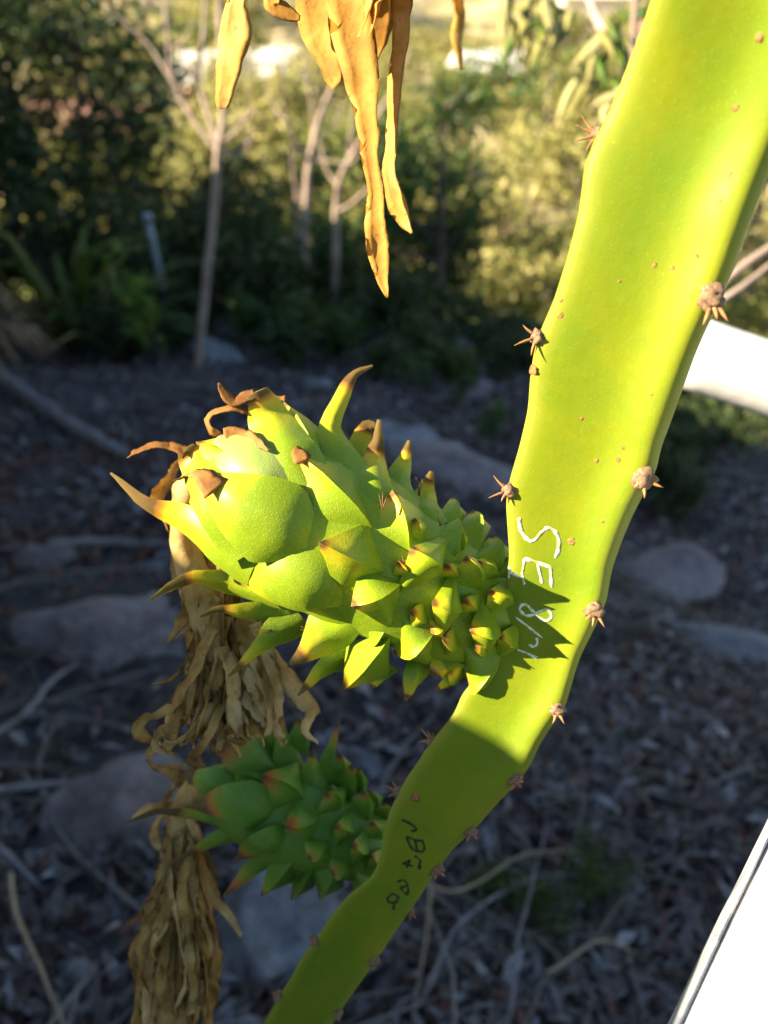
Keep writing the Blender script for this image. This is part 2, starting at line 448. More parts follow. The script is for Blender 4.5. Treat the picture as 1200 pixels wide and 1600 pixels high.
# ------------------------------------------------------------------ ground cover
rng = np.random.default_rng(5); random.seed(5)
def scatter(n, y0, y1, pw=1.6):
    out = []
    while len(out) < n:
        y = y0 + (y1 - y0) * random.random() ** pw
        x = random.uniform(-1, 1) * (.75 + y * .72)
        out.append((x, y))
    return out
C, D = [], []
for x, y in scatter(34000, .1, 9, 1.45):
    if fbm(x, y, .9) + .25 < random.uniform(-.5, .5): continue
    C.append((x, y, gz(x, y) + random.uniform(.002, .03)))
for x, y in scatter(9000, 2.2, 8, 1.0):
    if fbm(x + 4, y, .6) < random.uniform(-.3, .3): continue
    C.append((x, y, gz(x, y) + random.uniform(.004, .05)))
C = np.array(C); V, Fc, rv = leaves(C, .08, .022, rng, up=.9)
red_ = np.array([(-1.9 < c[0] < -.25 and 1.0 < c[1] < 3.4 and fbm(c[0], c[1], 1.4) > -.25) for c in C]); rv = rv.reshape(-1, 4); rv[red_] = np.clip(.8 + rv[red_] * .25, 0, 1); rv = rv.ravel()
tag(mk_fast('leaf_litter', V, Fc, M['litter'], attrs={'v': rv}), 'brown and purplish dead leaves strewn over the shaded slope', 'leaf litter', kind='stuff')
def sticks(n, y0, y1, l0, l1, r0, r1, lift=.03, pw=1.5, zone=None):
    V, Fc, rv = [], [], []
    for k in range(n):
        if zone: x, y = random.uniform(zone[0], zone[1]), random.uniform(zone[2], zone[3])
        else: x, y = scatter(1, y0, y1, pw)[0]
        L_ = random.uniform(l0, l1); a = random.uniform(0, 6.28); r = random.uniform(r0, r1)
        p0 = Vector((x, y, gz(x, y) + r)); q = Vector((x + L_ * math.cos(a), y + L_ * math.sin(a), 0)); q.z = gz(q.x, q.y) + random.uniform(0, lift) + r
        mid = (p0 + q) / 2 + Vector((random.uniform(-.1, .1) * L_, random.uniform(-.1, .1) * L_, random.uniform(.0, .12) * L_))
        tv, tf = tube([p0, mid, q], [r, r * .8, r * .4], 5, 5)
        b_ = len(V); V += tv; Fc += [tuple(i + b_ for i in q_) for q_ in tf if len(q_) == 4]; rv += [random.random()] * len(tv)
    return V, Fc, rv
V, Fc, rv = sticks(1500, .1, 8, .08, .5, .0015, .006)
Va, Fa, ra = sticks(120, 1.2, 6.5, .3, 1.0, .004, .011, .10, 1.2); Fc = Fc + [tuple(i + len(V) for i in q) for q in Fa]; V = V + Va; rv = rv + ra
tag(mk_fast('fallen_twigs', V, Fc, M['twig'], attrs={'v': rv}), 'thin grey twigs scattered among the dead leaves', 'twigs', kind='stuff')
# dry grass mat on the bank beside the big stem
V, Fc, rv = sticks(1500, .1, 8, .05, .22, .0008, .002, .09, zone=(.1, 1.35, .3, 2.5))
V2, F2, rv2 = sticks(600, .1, 6, .05, .3, .0008, .002, .06)
V, Fc = V + V2, Fc + [tuple(i + len(V) for i in q) for q in F2]; rv = rv + rv2
tag(mk_fast('dry_grass', V, Fc, M['straw'], attrs={'v': rv}), 'matted dry grass straw on the bank behind the cactus stem', 'dry grass', kind='stuff')
# pebbles
V, Fc, rv = [], [], []
for x, y in scatter(700, .1, 8, 1.3):
    bm = bmesh.new(); bmesh.ops.create_icosphere(bm, subdivisions=1, radius=1)
    s_ = random.uniform(.006, .03); sv = Vector((random.uniform(.7, 1.4), random.uniform(.6, 1.2), random.uniform(.4, .8))) * s_
    a = random.uniform(0, 6.28); b_ = len(V)
    for vv in bm.verts:
        q = Vector((vv.co.x * sv.x, vv.co.y * sv.y, vv.co.z * sv.z)); q.rotate(Matrix.Rotation(a, 3, 'Z'))
        V.append((x + q.x, y + q.y, gz(x, y) + q.z))
    for fc in bm.faces: Fc.append(tuple(b_ + vv.index for vv in fc.verts))
    bm.free()
tag(mk_fast('gravel', V, Fc, M['rock_grey']), 'small grey stones scattered on the shaded slope', 'gravel', kind='stuff')

def rock(px, py, size, mat, label, group=None, flat=.55, seed=0, rz=0., sub=5, rough=.42, sink=.35):
    p = ground_hit(px, py); bm = bmesh.new(); bmesh.ops.create_icosphere(bm, subdivisions=sub, radius=1)
    sx, sy = size; sv = Vector((seed * 7.3, seed * 2.9, 1))
    V = []; r_ = random.Random(seed * 11 + 3)
    cuts = [(Vector((r_.gauss(0, 1), r_.gauss(0, 1), r_.gauss(.3, 1))).normalized(), r_.uniform(.45, .85)) for _ in range(14)]
    for vv in bm.verts:
        c = vv.co.copy()
        for cn, ch in cuts:
            q = c.dot(cn) - ch
            if q > 0: c -= cn * q * .92
        d = 1 + rough * noise.fractal(c * .9 + sv, 1., 2., 5) 
        c = c * d
        c = Vector((c.x * sx, c.y * sy, c.z * (sx + sy) * .5 * flat)); c.rotate(Matrix.Rotation(rz, 3, 'Z'))
        V.append((p.x + c.x, p.y + c.y, p.z + c.z + (sx + sy) * .5 * flat * (1 - 2 * sink) * .5))
    Fc = [tuple(vv.index for vv in fc.verts) for fc in bm.faces]; bm.free()
    o = centre_origin(mk('rock', V, Fc, mat), p); return tag(o, label, 'rock', group)
rock(180, 1010, (.30, .26), M['rock_pink'], 'large pinkish granite boulder behind the main withered flower', seed=1, flat=.5, rz=.4)
rock(175, 1300, (.19, .19), M['rock_pink'], 'rounded brown boulder behind the lower withered flower', seed=2, flat=.6)
rock(430, 1450, (.19, .21), M['rock_grey'], 'blue grey boulder below the smaller fruit', seed=3, flat=.6, rz=.9)
rock(560, 1200, (.085, .06), M['rock_grey'], 'small smooth grey stone between the smaller fruit and the stem', seed=4, flat=.6)
rock(700, 745, (.62, .26), M['rock_pink'], 'long pale flat rock slab above the spiky tips of the large fruit', seed=5, flat=.28, rz=-.5)
rock(600, 690, (.30, .2), M['rock_grey'], 'pale grey rock at the upper end of the long slab', seed=6, flat=.45)
rock(1120, 1010, (.30, .14), M['rock_grey'], 'weathered grey rock ledge on the bank beside the thick stem', seed=7, flat=.4, rz=-.25)
rock(1010, 900, (.26, .2), M['rock_pink'], 'low brown rock on the bank beneath the white pipe', seed=8, flat=.35)
rock(330, 560, (.25, .2), M['rock_grey'], 'bluish stone at the foot of the forked bare sapling', seed=9)
rock(225, 530, (.22, .16), M['rock_grey'], 'pale stone on the path below the dark shrubs', seed=10)
rock(60, 880, (.14, .1), M['rock_pink'], 'small reddish stone above the pinkish boulder', seed=16)
rock(720, 610, (.4, .2), M['rock_pink'], 'low brownish rock between two green ground tufts', seed=19, flat=.3)
for k, (a, c, s_) in enumerate([(90, 1130, .05), (250, 880, .08), (30, 1420, .06), (960, 1180, .06), (1060, 1230, .05), (620, 1560, .06), (860, 880, .09), (420, 640, .12), (160, 640, .1), (500, 600, .12), (380, 500, .2), (120, 1530, .05), (1100, 1120, .05), (740, 1240, .05)]):
    rock(a, c, (s_, s_ * .75), M['rock_grey' if k % 2 else 'rock_pink'], 'small loose stone lying among the dead leaves', 'loose stones on the slope', seed=30 + k, sub=3, rz=k)

# fallen branches one can pick out
def branch(pxs, r, mat, label, group=None, lift=.03, name='fallen_branch'):
    pts = []
    for i, (a, c, *up) in enumerate(pxs):
        p = ground_hit(a, c, True); p.z += r + (up[0] if up else lift); pts.append(p)
    v, f = tube(pts, [r, r * .9, r * .7, r * .45], len(pts) * 5, 8)
    v = [tuple(Vector(q) + nvec(Vector(q) * 25) * r * .35 + nvec(Vector(q) * 9) * .010) for q in v]
    o = centre_origin(mk(name, v, f, mat), pts[0]); return tag(o, label, 'branch', group)
M['branchgrey'] = m_simple('weathered_wood', (.12, .115, .12), (.29, .275, .28), 25, .9, .6, .003)
M['branchtan'] = m_simple('dry_stalk', (.28, .21, .13), (.42, .34, .23), 30, .85, .4, .002)
branch([(-60, 1200), (40, 1140, .05), (95, 1085, .06), (125, 1050)], .0085, M['branchgrey'], 'curved purplish grey stick arching over the pinkish boulder')
branch([(-40, 1255), (60, 1245), (170, 1235)], .011, M['branchgrey'], 'straight grey stick lying below the curved stick')
branch([(40, 1400, .1), (55, 1480, .08), (85, 1560, .05), (110, 1640)], .0045, M['branchtan'], 'thin tan stalk leaning beside the rounded brown boulder')
branch([(-60, 560), (40, 630), (130, 690), (200, 730)], .055, M['branchgrey'], 'thick dark log beneath the heap of dry fronds')
branch([(0, 1330), (45, 1375), (70, 1400)], .006, M['branchgrey'], 'short grey stick by the edge of the brown boulder')
branch([(80, 865), (180, 862), (290, 868)], .02, M['branchgrey'], 'long pale branch lying along the top of the pinkish boulder')
for k, q in enumerate([[(640, 1400, .1), (700, 1440, .12), (800, 1390, .14), (890, 1370, .1)], [(660, 1570, .03), (720, 1470, .1), (820, 1420, .12), (960, 1390, .05)],
          [(640, 1380, .05), (700, 1440, .06), (780, 1520, .05), (850, 1600, .02)], [(670, 1420, .08), (660, 1500, .05), (640, 1620)],
          [(790, 1620, .05), (800, 1500, .12), (830, 1400, .16), (835, 1330, .15)], [(560, 1640), (650, 1560, .03), (700, 1500, .03), (790, 1340, .0)],
          [(850, 1540, .05), (930, 1490, .06), (1010, 1510, .02)], [(700, 1590), (800, 1580, .02), (900, 1590)], [(760, 1480, .06), (690, 1530, .04), (640, 1600)],
          [(900, 1560), (860, 1500, .05), (770, 1440, .05)], [(900, 1080, .02), (960, 1170, .03), (980, 1230)], [(520, 1040), (590, 1110, .03), (660, 1150)], [(480, 1085), (560, 1140, .02), (600, 1180)]]):
    branch(q, random.uniform(.0022, .004), M['branchgrey' if k % 3 else 'branchtan'], 'bare dry stalk in the tangle under the cactus stem' if k < 10 else 'bare grey stick lying on the bank under the fruits', 'dry stalks in the tangle' if k < 10 else 'sticks on the bank')

# ------------------------------------------------------------------ plants
def blade_plant(name, base, n, length, width, mat, label, catg, group=None, arch=.5, spread=1., seed=0, up=1.0, pname='leaf'):
    rr = random.Random(seed); root = empty(name, base); tag(root, label, catg, group)
    for k in range(n):
        a = rr.uniform(0, 6.283); L_ = length * rr.uniform(.6, 1.1); e = rr.uniform(.25, 1.) * spread
        d = Vector((math.cos(a) * e, math.sin(a) * e, up * rr.uniform(.6, 1.1))).normalized()
        o_ = Vector(base) + Vector((math.cos(a), math.sin(a), 0)) * length * .04
        pts = [o_, o_ + d * L_ * .4, o_ + d * L_ * .75 + Vector((0, 0, -arch * L_ * .12)), o_ + d * L_ * 1.0 + Vector((math.cos(a), math.sin(a), -1.2)) * arch * L_ * .35]
        v, f, t = loft(pts, [width * .4, width, width * .8, width * .05], Vector((0, 0, 1)), 7, 3, .15, .05)
        mk(pname, v, f, mat, root, {'v': [rr.random()] * len(v)})
    return root
def bush(name, base, size, nleaf, L_, mat, label, catg, group=None, seed=0, nst=7, wr=.45, up=.4):
    rr = np.random.default_rng(seed); root = empty(name, base); tag(root, label, catg, group)
    B = np.array(base); sx, sy, sz = size
    tips = []; parts = []
    for k in range(nst):
        a = rr.uniform(0, 6.283); e = rr.uniform(.15, .8)
        t = B + np.array([math.cos(a) * e * sx, math.sin(a) * e * sy, sz * rr.uniform(.45, .95)])
        m = B + (t - B) * .5 + np.array([0, 0, sz * .1]) + rr.normal(size=3) * .05 * sz
        parts.append(tube([tuple(B - np.array([0, 0, .03])), tuple(m), tuple(t)], [.018 * sz, .012 * sz, .004 * sz], 6, 5)); tips += [t, m * .4 + t * .6]
    v, f = merge(parts); mk('stem', v, f, M['barkdark'], root)
    C = []
    T = np.array(tips)
    idx = rr.integers(0, len(T), nleaf)
    C = T[idx] + rr.normal(size=(nleaf, 3)) * np.array([sx, sy, sz]) * .17
    C[:, 2] = np.maximum(C[:, 2], B[2] + .01)
    v, f, rv = leaves(C, L_, L_ * wr, rr, up)
    mk_fast('foliage', v, f, mat, root, {'v': rv}); return root

# strap-leaved and leafy plants on the slope
def on_slope(px_, y_):
    x_ = at_y(px_, y_); return Vector((x_, y_, gz(x_, y_)))
p = on_slope(85, 5.9); blade_plant('strap_leaf_plant', p, 34, 1.45, .045, M['leafstrap'], 'tall clump of arching green strap leaves beyond the dry frond heap', 'plant', arch=.6, spread=.7, seed=3)
p = on_slope(165, 5.6); blade_plant('strap_leaf_plant', p, 22, .95, .035, M['leafstrap'], 'shorter olive clump of strap leaves behind the pale path stone', 'plant', arch=.7, spread=.9, seed=4)
p = on_slope(212, 5.3); bush('leafy_seedling', p, (.2, .2, .75), 120, .10, M['leafbright'], 'small bright green seedling by the stony path', 'plant', seed=5)
p = ground_hit(-20, 640); root = tag(empty('dry_frond_heap', p), 'heap of drooping brown dry fronds beside the log', 'dry plant')
rf = random.Random(6)
v, f = tube([p - Vector((0, 0, .05)), p + Vector((.02, 0, .4)), p + Vector((0, .02, .72))], [.05, .045, .03], 8, 8); mk('stem', v, f, M['barkdark'], root)
for k in range(240):
    a = rf.uniform(0, 6.283); e = rf.uniform(0, 1.5); rad_ = Vector((math.cos(a) * math.sin(e) * .30, math.sin(a) * math.sin(e) * .26, .38 + math.cos(e) * .38))
    o_ = p + rad_; ow = Vector((math.cos(a), math.sin(a), rf.uniform(-.2, .5))).normalized(); ln = rf.uniform(.16, .34)
    q = [p + rad_ * .75, o_, o_ + ow * ln * .45, o_ + ow * ln * .7 - Vector((0, 0, ln * .55))]
    v, f, t = loft(q, [.006, .012, .014, .001], Vector((0, 0, 1)), 7, 3, .15, .05, twist=rf.uniform(-.8, .8)); mk('frond', v, f, M['drybush'], root, {'v': [rf.random()] * len(v)})
for k, (a, c, s_, nl, mt, lb) in enumerate([
    (640, 605, .20, 260, 'leafmid', 'low dark green tuft above the long rock slab'),
    (755, 690, .17, 240, 'leafmid', 'round green tuft growing beside the long rock slab'),
    (545, 500, .32, 240, 'leafbright', 'bright yellow green shrub in the shade below the long hanging petal'),
    (700, 640, .14, 120, 'leafdark', 'small dark tuft between the two green ground tufts'),
    (470, 560, .30, 240, 'leafmid', 'grey green low shrub on the slope above the large fruit'),
    (900, 1030, .06, 60, 'leafmid', 'tiny green weed at the edge of the thick stem')]):
    p = ground_hit(a, c); bush('low_shrub', p, (s_, s_, s_ * 1.5), nl, s_ * .32, M[mt], lb, 'shrub', seed=50 + k, nst=8, wr=.35, up=.2)
for k, (a, c, s_, lb) in enumerate([(830, 1440, .085, 'feathery green weed among the tangled dry stalks'), (920, 1400, .095, 'taller feathery green weed beside the tangled stalks'), (760, 1400, .06, 'small feathery weed close to the cactus stem')]):
    p = ground_hit(a, c); bush('feathery_weed', p, (s_, s_, s_ * 1.6), 420, .022, M['leafmid'], lb, 'weed', seed=70 + k, nst=14, wr=.22, up=0)

# dense dark shrubs across the slope
SHRUBS = ['dense dark shrub behind the stony path and pipe stub', 'dense dark shrub at the back of the forked bare sapling', 'low dark shrub between the forked sapling and the leafless saplings', 'mid green shrub at the feet of the leafless saplings', 'low dark shrub below the tip of the long golden petal',
          'wide low dark shrub under the glossy dark leafed tree', 'flat dark shrub at the brink of the slope beside the cactus stem', 'flat dark shrub at the brink touching the stem outline', 'tall dark shrub behind the stony path', 'tallest dark shrub behind the strap leaf clump',
          'dark shrub hidden mostly behind the thick cactus stem', 'dark shrub just beneath the white pipe', 'small dark shrub farther out below the white pipe', 'mid green shrub behind the forked sapling trunk', 'lowest dark shrub on the bank beneath the white pipe']
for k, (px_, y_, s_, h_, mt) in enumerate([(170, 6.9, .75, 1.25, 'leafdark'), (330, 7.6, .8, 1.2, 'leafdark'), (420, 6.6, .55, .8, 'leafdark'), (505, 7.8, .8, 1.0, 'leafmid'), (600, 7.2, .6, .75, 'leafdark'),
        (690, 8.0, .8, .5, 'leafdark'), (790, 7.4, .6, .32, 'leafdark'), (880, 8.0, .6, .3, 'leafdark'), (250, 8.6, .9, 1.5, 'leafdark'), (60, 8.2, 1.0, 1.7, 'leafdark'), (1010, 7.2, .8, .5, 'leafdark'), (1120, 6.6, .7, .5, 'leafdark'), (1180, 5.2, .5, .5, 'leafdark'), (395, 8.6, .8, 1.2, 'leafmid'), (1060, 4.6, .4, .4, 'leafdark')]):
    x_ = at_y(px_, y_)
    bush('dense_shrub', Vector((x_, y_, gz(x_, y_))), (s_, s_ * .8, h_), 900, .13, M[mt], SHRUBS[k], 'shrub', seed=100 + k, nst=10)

for k, (px_, y_, s_, h_, mt) in enumerate([(430, 5.4, .30, .32, 'leafdark'), (520, 5.8, .28, .40, 'leafmid'), (600, 5.2, .26, .28, 'leafdark'), (660, 5.9, .35, .42, 'leafdark'), (720, 5.0, .26, .30, 'leafmid'), (760, 6.2, .35, .40, 'leafdark'), (820, 5.6, .3, .36, 'leafdark'),
        (250, 6.35, .3, .72, 'leafdark'), (380, 6.0, .3, .45, 'leafmid'), (300, 6.4, .3, .42, 'leafdark'), (240, 5.6, .26, .3, 'leafdark'), (140, 5.6, .35, .5, 'leafdark'), (560, 6.6, .35, .45, 'leafdark'), (460, 6.2, .3, .4, 'leafdark')]):
    x_ = at_y(px_, y_); bush('low_shrub', Vector((x_, y_, gz(x_, y_))), (s_, s_ * .8, h_), 420, .085, M[mt], 'small low shrub growing on the slope below the saplings', 'shrub', 'low shrubs below the saplings', seed=400 + k, nst=8)
for k, (px_, y_, s_, h_) in enumerate([(1040, 3.3, .28, .32), (1110, 3.7, .32, .40), (1170, 3.2, .28, .34), (1210, 4.2, .4, .5), (1000, 4.0, .3, .32)]):
    x_ = at_y(px_, y_); bush('low_shrub', Vector((x_, y_, gz(x_, y_))), (s_, s_ * .8, h_), 420, .07, M['leafdark'], 'low dark shrub on the shaded bank under the white pipe', 'shrub', 'low shrubs under the pipe', seed=430 + k, nst=8)
for k in range(8):
    px_ = -60 + k * 84 + random.uniform(-25, 25); y_ = random.uniform(8.6, 9.6); x_ = at_y(px_, y_)
    bush('brink_shrub', Vector((x_, y_, gz(x_, y_))), (.75, .6, .75), 700, .12, M['leafdark'], 'dark shrub growing along the brink of the slope', 'shrub', 'shrubs along the brink', seed=450 + k, nst=9)

# ------------------------------------------------------------------ bare saplings
def sapling(paths, y_, label, r_scale=1., base=None):
    """paths: list of ([(px,py),...], r0px, r1px) in a plane facing the camera through world y = y_, branches pushed in depth"""
    def pt(a, c, dy=0.):
        d = ray(a, c); return CAM + d * ((y_ + dy) / d.y)
    root = None; rr = random.Random(int(y_ * 100))
    for k, (pth, r0, r1) in enumerate(paths):
        off = 0 if k == 0 else rr.uniform(-.5, .5)
        pts = [pt(a, c, off * (i / max(1, len(pth) - 1))) for i, (a, c) in enumerate(pth)]
        s_ = depth_of(pts[0]) / F
        if k == 0:
            z = gz(pts[0].x, pts[0].y); pts[0].z = min(pts[0].z, z) - .03
            root = empty('bare_sapling', pts[0]); tag(root, label, 'sapling')
        v, f = tube(pts, [r0 * s_ * .68, r1 * s_ * .6], len(pts) * 4, 7)
        v = [tuple(Vector(q) + nvec(Vector(q) * 6) * .010) for q in v]
        mk('trunk' if k == 0 else 'branch', v, f, M['barkpale'], root)
    return root
sapling([([(306, 600), (318, 480), (332, 350), (341, 240), (349, 175), (345, 60), (340, -60)], 9, 6),
         ([(341, 240), (305, 190), (273, 130), (262, 60), (255, -60)], 6, 4), ([(340, 225), (322, 170), (311, 119), (318, 35), (320, -60)], 6, 3.5),
         ([(342, 240), (365, 240), (384, 226), (397, 192)], 4.5, 2), ([(347, 222), (372, 200), (388, 160), (392, 90)], 3.5, 1.5),
         ([(273, 130), (255, 105), (232, 70), (160, 0)], 3.5, 2), ([(272, 75), (290, 60), (300, 30)], 2.5, 1.5), ([(311, 119), (290, 95), (280, 60)], 2.5, 1.5)], 5.0, 'forked bare sapling with pale pinkish branches catching the sun')
sapling([([(470, 460), (477, 335), (484, 251), (492, 215), (505, 170), (525, 120), (545, 60), (550, -40)], 8, 4),
         ([(484, 251), (468, 235), (450, 190), (441, 145), (435, 60)], 5, 2.5), ([(486, 245), (490, 190), (480, 120), (470, 40)], 4, 2), ([(490, 250), (515, 252), (545, 255), (570, 235)], 3.5, 2), ([(492, 215), (520, 200), (535, 160)], 3, 1.5), ([(505,170),(495,130),(500,70)],2.5,1.2), ([(450,190),(430,170),(415,120)],2.5,1.2)], 6.6, 'pale leafless sapling with many upright twigs behind the hanging petals')
sapling([([(520, 470), (525, 350), (529, 290), (545, 250), (575, 200), (610, 150), (640, 80)], 8, 3),
         ([(529, 290), (515, 275), (503, 240), (495, 190)], 4.5, 2), ([(527, 330), (545, 320), (575, 295), (600, 270)], 4, 2), ([(545, 250), (548, 200), (560, 140)], 3, 1.5), ([(575, 200), (600, 215), (630, 200)], 2.5, 1.2)], 7.2, 'leaning pale leafless sapling with a low side fork')
sapling([([(462, 420), (464, 330), (460, 280), (455, 230)], 4, 2), ([(464, 330), (475, 290), (478, 250)], 2.5, 1.5)], 7.5, 'thin brownish bare stem beside the two leafless saplings')

# ------------------------------------------------------------------ trees
def tree(name, base, H, rad, nleaf, L_, mat, label, group=None, seed=0, tr=.05, cz=.62, bark='barkdark', flat=.75, clump=.2):
    rr = np.random.default_rng(seed); root = empty(name, base); tag(root, label, 'tree', group)
    B = np.array(base, dtype=float); lean = rr.normal(size=2) * .06 * H
    top = B + np.array([lean[0], lean[1], H * .86]); mid = B + np.array([lean[0] * .3, lean[1] * .3, H * .42])
    v, f = tube([tuple(B - np.array([0, 0, .2])), tuple(mid), tuple(top)], [tr * 1.2, tr * .8, tr * .2], 9, 7); mk('trunk', v, f, M[bark], root)
    parts, tips = [], []
    for k in range(11):
        h = rr.uniform(.3, .85); s_ = B + (mid - B) * (h / .42) if h < .42 else mid + (top - mid) * ((h - .42) / .44)
        a = rr.uniform(0, 6.283) + k; e = rad * rr.uniform(.55, 1.0) * (1 - abs(h - .55) * .6)
        t = s_ + np.array([math.cos(a) * e, math.sin(a) * e, rad * rr.uniform(.1, .6)])
        m = (s_ + t) / 2 + np.array([0, 0, rad * .08]); parts.append(tube([tuple(s_), tuple(m), tuple(t)], [tr * .45, tr * .3, tr * .1], 6, 5))
        tips += [t, t * .7 + m * .3, t + rr.normal(size=3) * rad * .15]
    tips.append(top)
    v, f = merge(parts); lm = mk('limbs', v, f, M[bark], root); lm['kind'] = 'stuff'
    T = np.array(tips); T = np.vstack([T, T[rr.integers(0, len(T), 14)] + rr.normal(size=(14, 3)) * rad * .28])
    wts = rr.uniform(.3, 1, len(T)); wts /= wts.sum()
    idx = rr.choice(len(T), nleaf, p=wts); sg = rad * clump * rr.uniform(.6, 1.3, len(T))
    C = T[idx] + rr.normal(size=(nleaf, 3)) * sg[idx][:, None] * np.array([1, 1, flat])
    v, f, rv = leaves(C, L_, L_ * .5, rr, .5)
    mk_fast('crown', v, f, M[mat], root, {'v': rv}); return root
def copy_tree(root, loc, sc_, rz, label=None, group=None):
    r = root.copy(); col.objects.link(r); r.location = loc; r.scale = sc_; r.rotation_euler = (0, 0, rz)
    if label: r['label'] = label
    if group: r['group'] = group
    for ch in root.children:
        c = ch.copy(); col.objects.link(c); c.parent = r
    return r
# dark trees standing in the shade at the edge of the slope
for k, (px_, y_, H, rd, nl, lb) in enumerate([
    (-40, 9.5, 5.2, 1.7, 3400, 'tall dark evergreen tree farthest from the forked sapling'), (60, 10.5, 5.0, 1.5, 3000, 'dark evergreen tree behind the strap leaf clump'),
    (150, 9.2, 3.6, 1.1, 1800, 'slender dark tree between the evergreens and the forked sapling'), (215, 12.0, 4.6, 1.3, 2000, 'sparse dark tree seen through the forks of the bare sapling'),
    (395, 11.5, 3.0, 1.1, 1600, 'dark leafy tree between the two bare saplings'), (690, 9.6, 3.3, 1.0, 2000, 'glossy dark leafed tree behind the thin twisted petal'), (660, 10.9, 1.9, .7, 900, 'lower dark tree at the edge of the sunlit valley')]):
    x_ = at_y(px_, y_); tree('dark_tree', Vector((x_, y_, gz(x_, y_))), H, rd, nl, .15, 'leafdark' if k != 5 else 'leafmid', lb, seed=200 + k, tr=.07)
# valley trees in the sun
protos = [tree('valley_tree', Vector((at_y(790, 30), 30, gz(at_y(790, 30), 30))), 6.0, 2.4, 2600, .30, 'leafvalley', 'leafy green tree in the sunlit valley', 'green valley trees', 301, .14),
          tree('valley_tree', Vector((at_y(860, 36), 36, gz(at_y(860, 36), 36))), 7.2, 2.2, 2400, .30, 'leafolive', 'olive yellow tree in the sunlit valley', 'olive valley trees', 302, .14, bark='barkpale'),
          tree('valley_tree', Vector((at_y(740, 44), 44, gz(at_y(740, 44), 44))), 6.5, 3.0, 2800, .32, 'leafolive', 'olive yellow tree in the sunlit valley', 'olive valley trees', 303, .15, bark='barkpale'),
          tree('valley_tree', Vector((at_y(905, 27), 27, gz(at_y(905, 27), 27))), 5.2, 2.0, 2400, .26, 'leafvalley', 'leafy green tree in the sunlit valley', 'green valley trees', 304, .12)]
rr = random.Random(8)
for px_, y_, s_, q_ in [(690, 25, .95, 3), (740, 27, .9, 0), (800, 26, 1.0, 3), (850, 28, .9, 0), (770, 31, 1.0, 1), (640, 29, .9, 1), (900, 30, 1.0, 2), (580, 30, .9, 2), (500, 31, .9, 1), (430, 30, .95, 2), (1190, 27, 1., 1)]:
    x_ = at_y(px_, y_); copy_tree(protos[q_], (x_, y_, gz(x_, y_)), (s_, s_, s_), rr.uniform(0, 6.28))
for k in range(105):
    y_ = 24 + 120 * rr.random() ** 1.7; px_ = rr.uniform(-80, 1280)
    x_ = at_y(px_, y_); pr = protos[rr.choice([0, 0, 1, 2, 3, 3])]; s_ = rr.uniform(.65, 1.15) * (1 + y_ / 180)
    copy_tree(pr, (x_, y_, gz(x_, y_)), (s_ * rr.uniform(.9, 1.2), s_, s_ * rr.uniform(.85, 1.2)), rr.uniform(0, 6.28))
# houses in the valley
def house(px_, y_, w_, h_, d_, wallm, roofm, label, rz=0.):
    x_ = at_y(px_, y_); z = gz(x_, y_); root = empty('valley_house', (x_, y_, z)); tag(root, label, 'house')
    rot = Matrix.Rotation(rz, 3, 'Z')
    def bx(n_, x0, x1, y0, y1, z0, z1, m_, par):
        V = [rot @ Vector((a, b_, c)) + Vector((x_, y_, z)) for a in (x0, x1) for b_ in (y0, y1) for c in (z0, z1)]
        return mk(n_, [tuple(q) for q in V], [(0, 1, 3, 2), (4, 6, 7, 5), (0, 4, 5, 1), (2, 3, 7, 6), (1, 5, 7, 3), (0, 2, 6, 4)], m_, par, smooth=False)
    bx('wall', -w_ / 2, w_ / 2, 0, d_, -1.5, h_, wallm, root)
    e = .4
    V = [(-w_ / 2 - e, -e, h_ + .02), (w_ / 2 + e, -e, h_ + .02), (w_ / 2 + e, d_ + e, h_ + .02), (-w_ / 2 - e, d_ + e, h_ + .02), (-w_ / 2 - e, d_ / 2, h_ + d_ * .28), (w_ / 2 + e, d_ / 2, h_ + d_ * .28)]
    V = [tuple(rot @ Vector(q) + Vector((x_, y_, z))) for q in V]
    mk('roof', V, [(0, 1, 5, 4), (2, 3, 4, 5), (0, 4, 3), (1, 2, 5), (0, 3, 2, 1)], roofm, root, smooth=False)
    n = max(2, int(w_ / 2.4))
    for i in range(n):
        c = -w_ / 2 + w_ * (i + .5) / n
        f_ = bx('window', c - .5, c + .5, -.06, .02, h_ * .37, h_ * .78, wallm, root)
        bx('pane', c - .45, c + .45, -.075, -.05, h_ * .39, h_ * .76, M['glass'], f_)
house(770, 85, 9, 5, 6, M['housewall'], M['roofwhite'], 'cream house with a pale roof high on the far valley side', .2)
house(1000, 95, 10, 5, 6, M['housewall'], M['roof'], 'cream house with a reddish roof behind the stem spines', -.2)
house(742, 33, 2.6, 5.0, 3, M['housered'], M['housered'], 'small pinkish house low in the valley below the hanging petals', .1)
house(575, 30, 3.5, 4.6, 4, M['housered'], M['roof'], 'pinkish brick house glimpsed between the saplings and dark tree', -.1)
house(410, 60, 8, 6, 6, M['housered'], M['roofwhite'], 'pink walled house beyond the leafless saplings', .3)
house(875, 110, 8, 5, 6, M['housewall'], M['roofwhite'], 'distant white house near the top of the valley', .0)
house(180, 40, 5, 6, 5, M['housered'], M['roof'], 'pinkish house glimpsed through the dark evergreen trees', .3)

# pale blue pipe stub
p = on_slope(247, 6.7); root = tag(empty('pipe_stake', p), 'pale blue plastic pipe stake standing among the dark shrubs', 'pipe')
v, f = tube([p - Vector((0, 0, .05)), p + Vector((-.03, 0, 1.05))], [.03, .03], 6, 14); mk('pipe', v, f, M['bluepipe'], root)
v, f = tube([p + Vector((-.03, 0, 1.045)), p + Vector((-.032, 0, 1.1))], [.039, .039], 3, 14); mk('collar', v, f, M['bluepipe'], root)

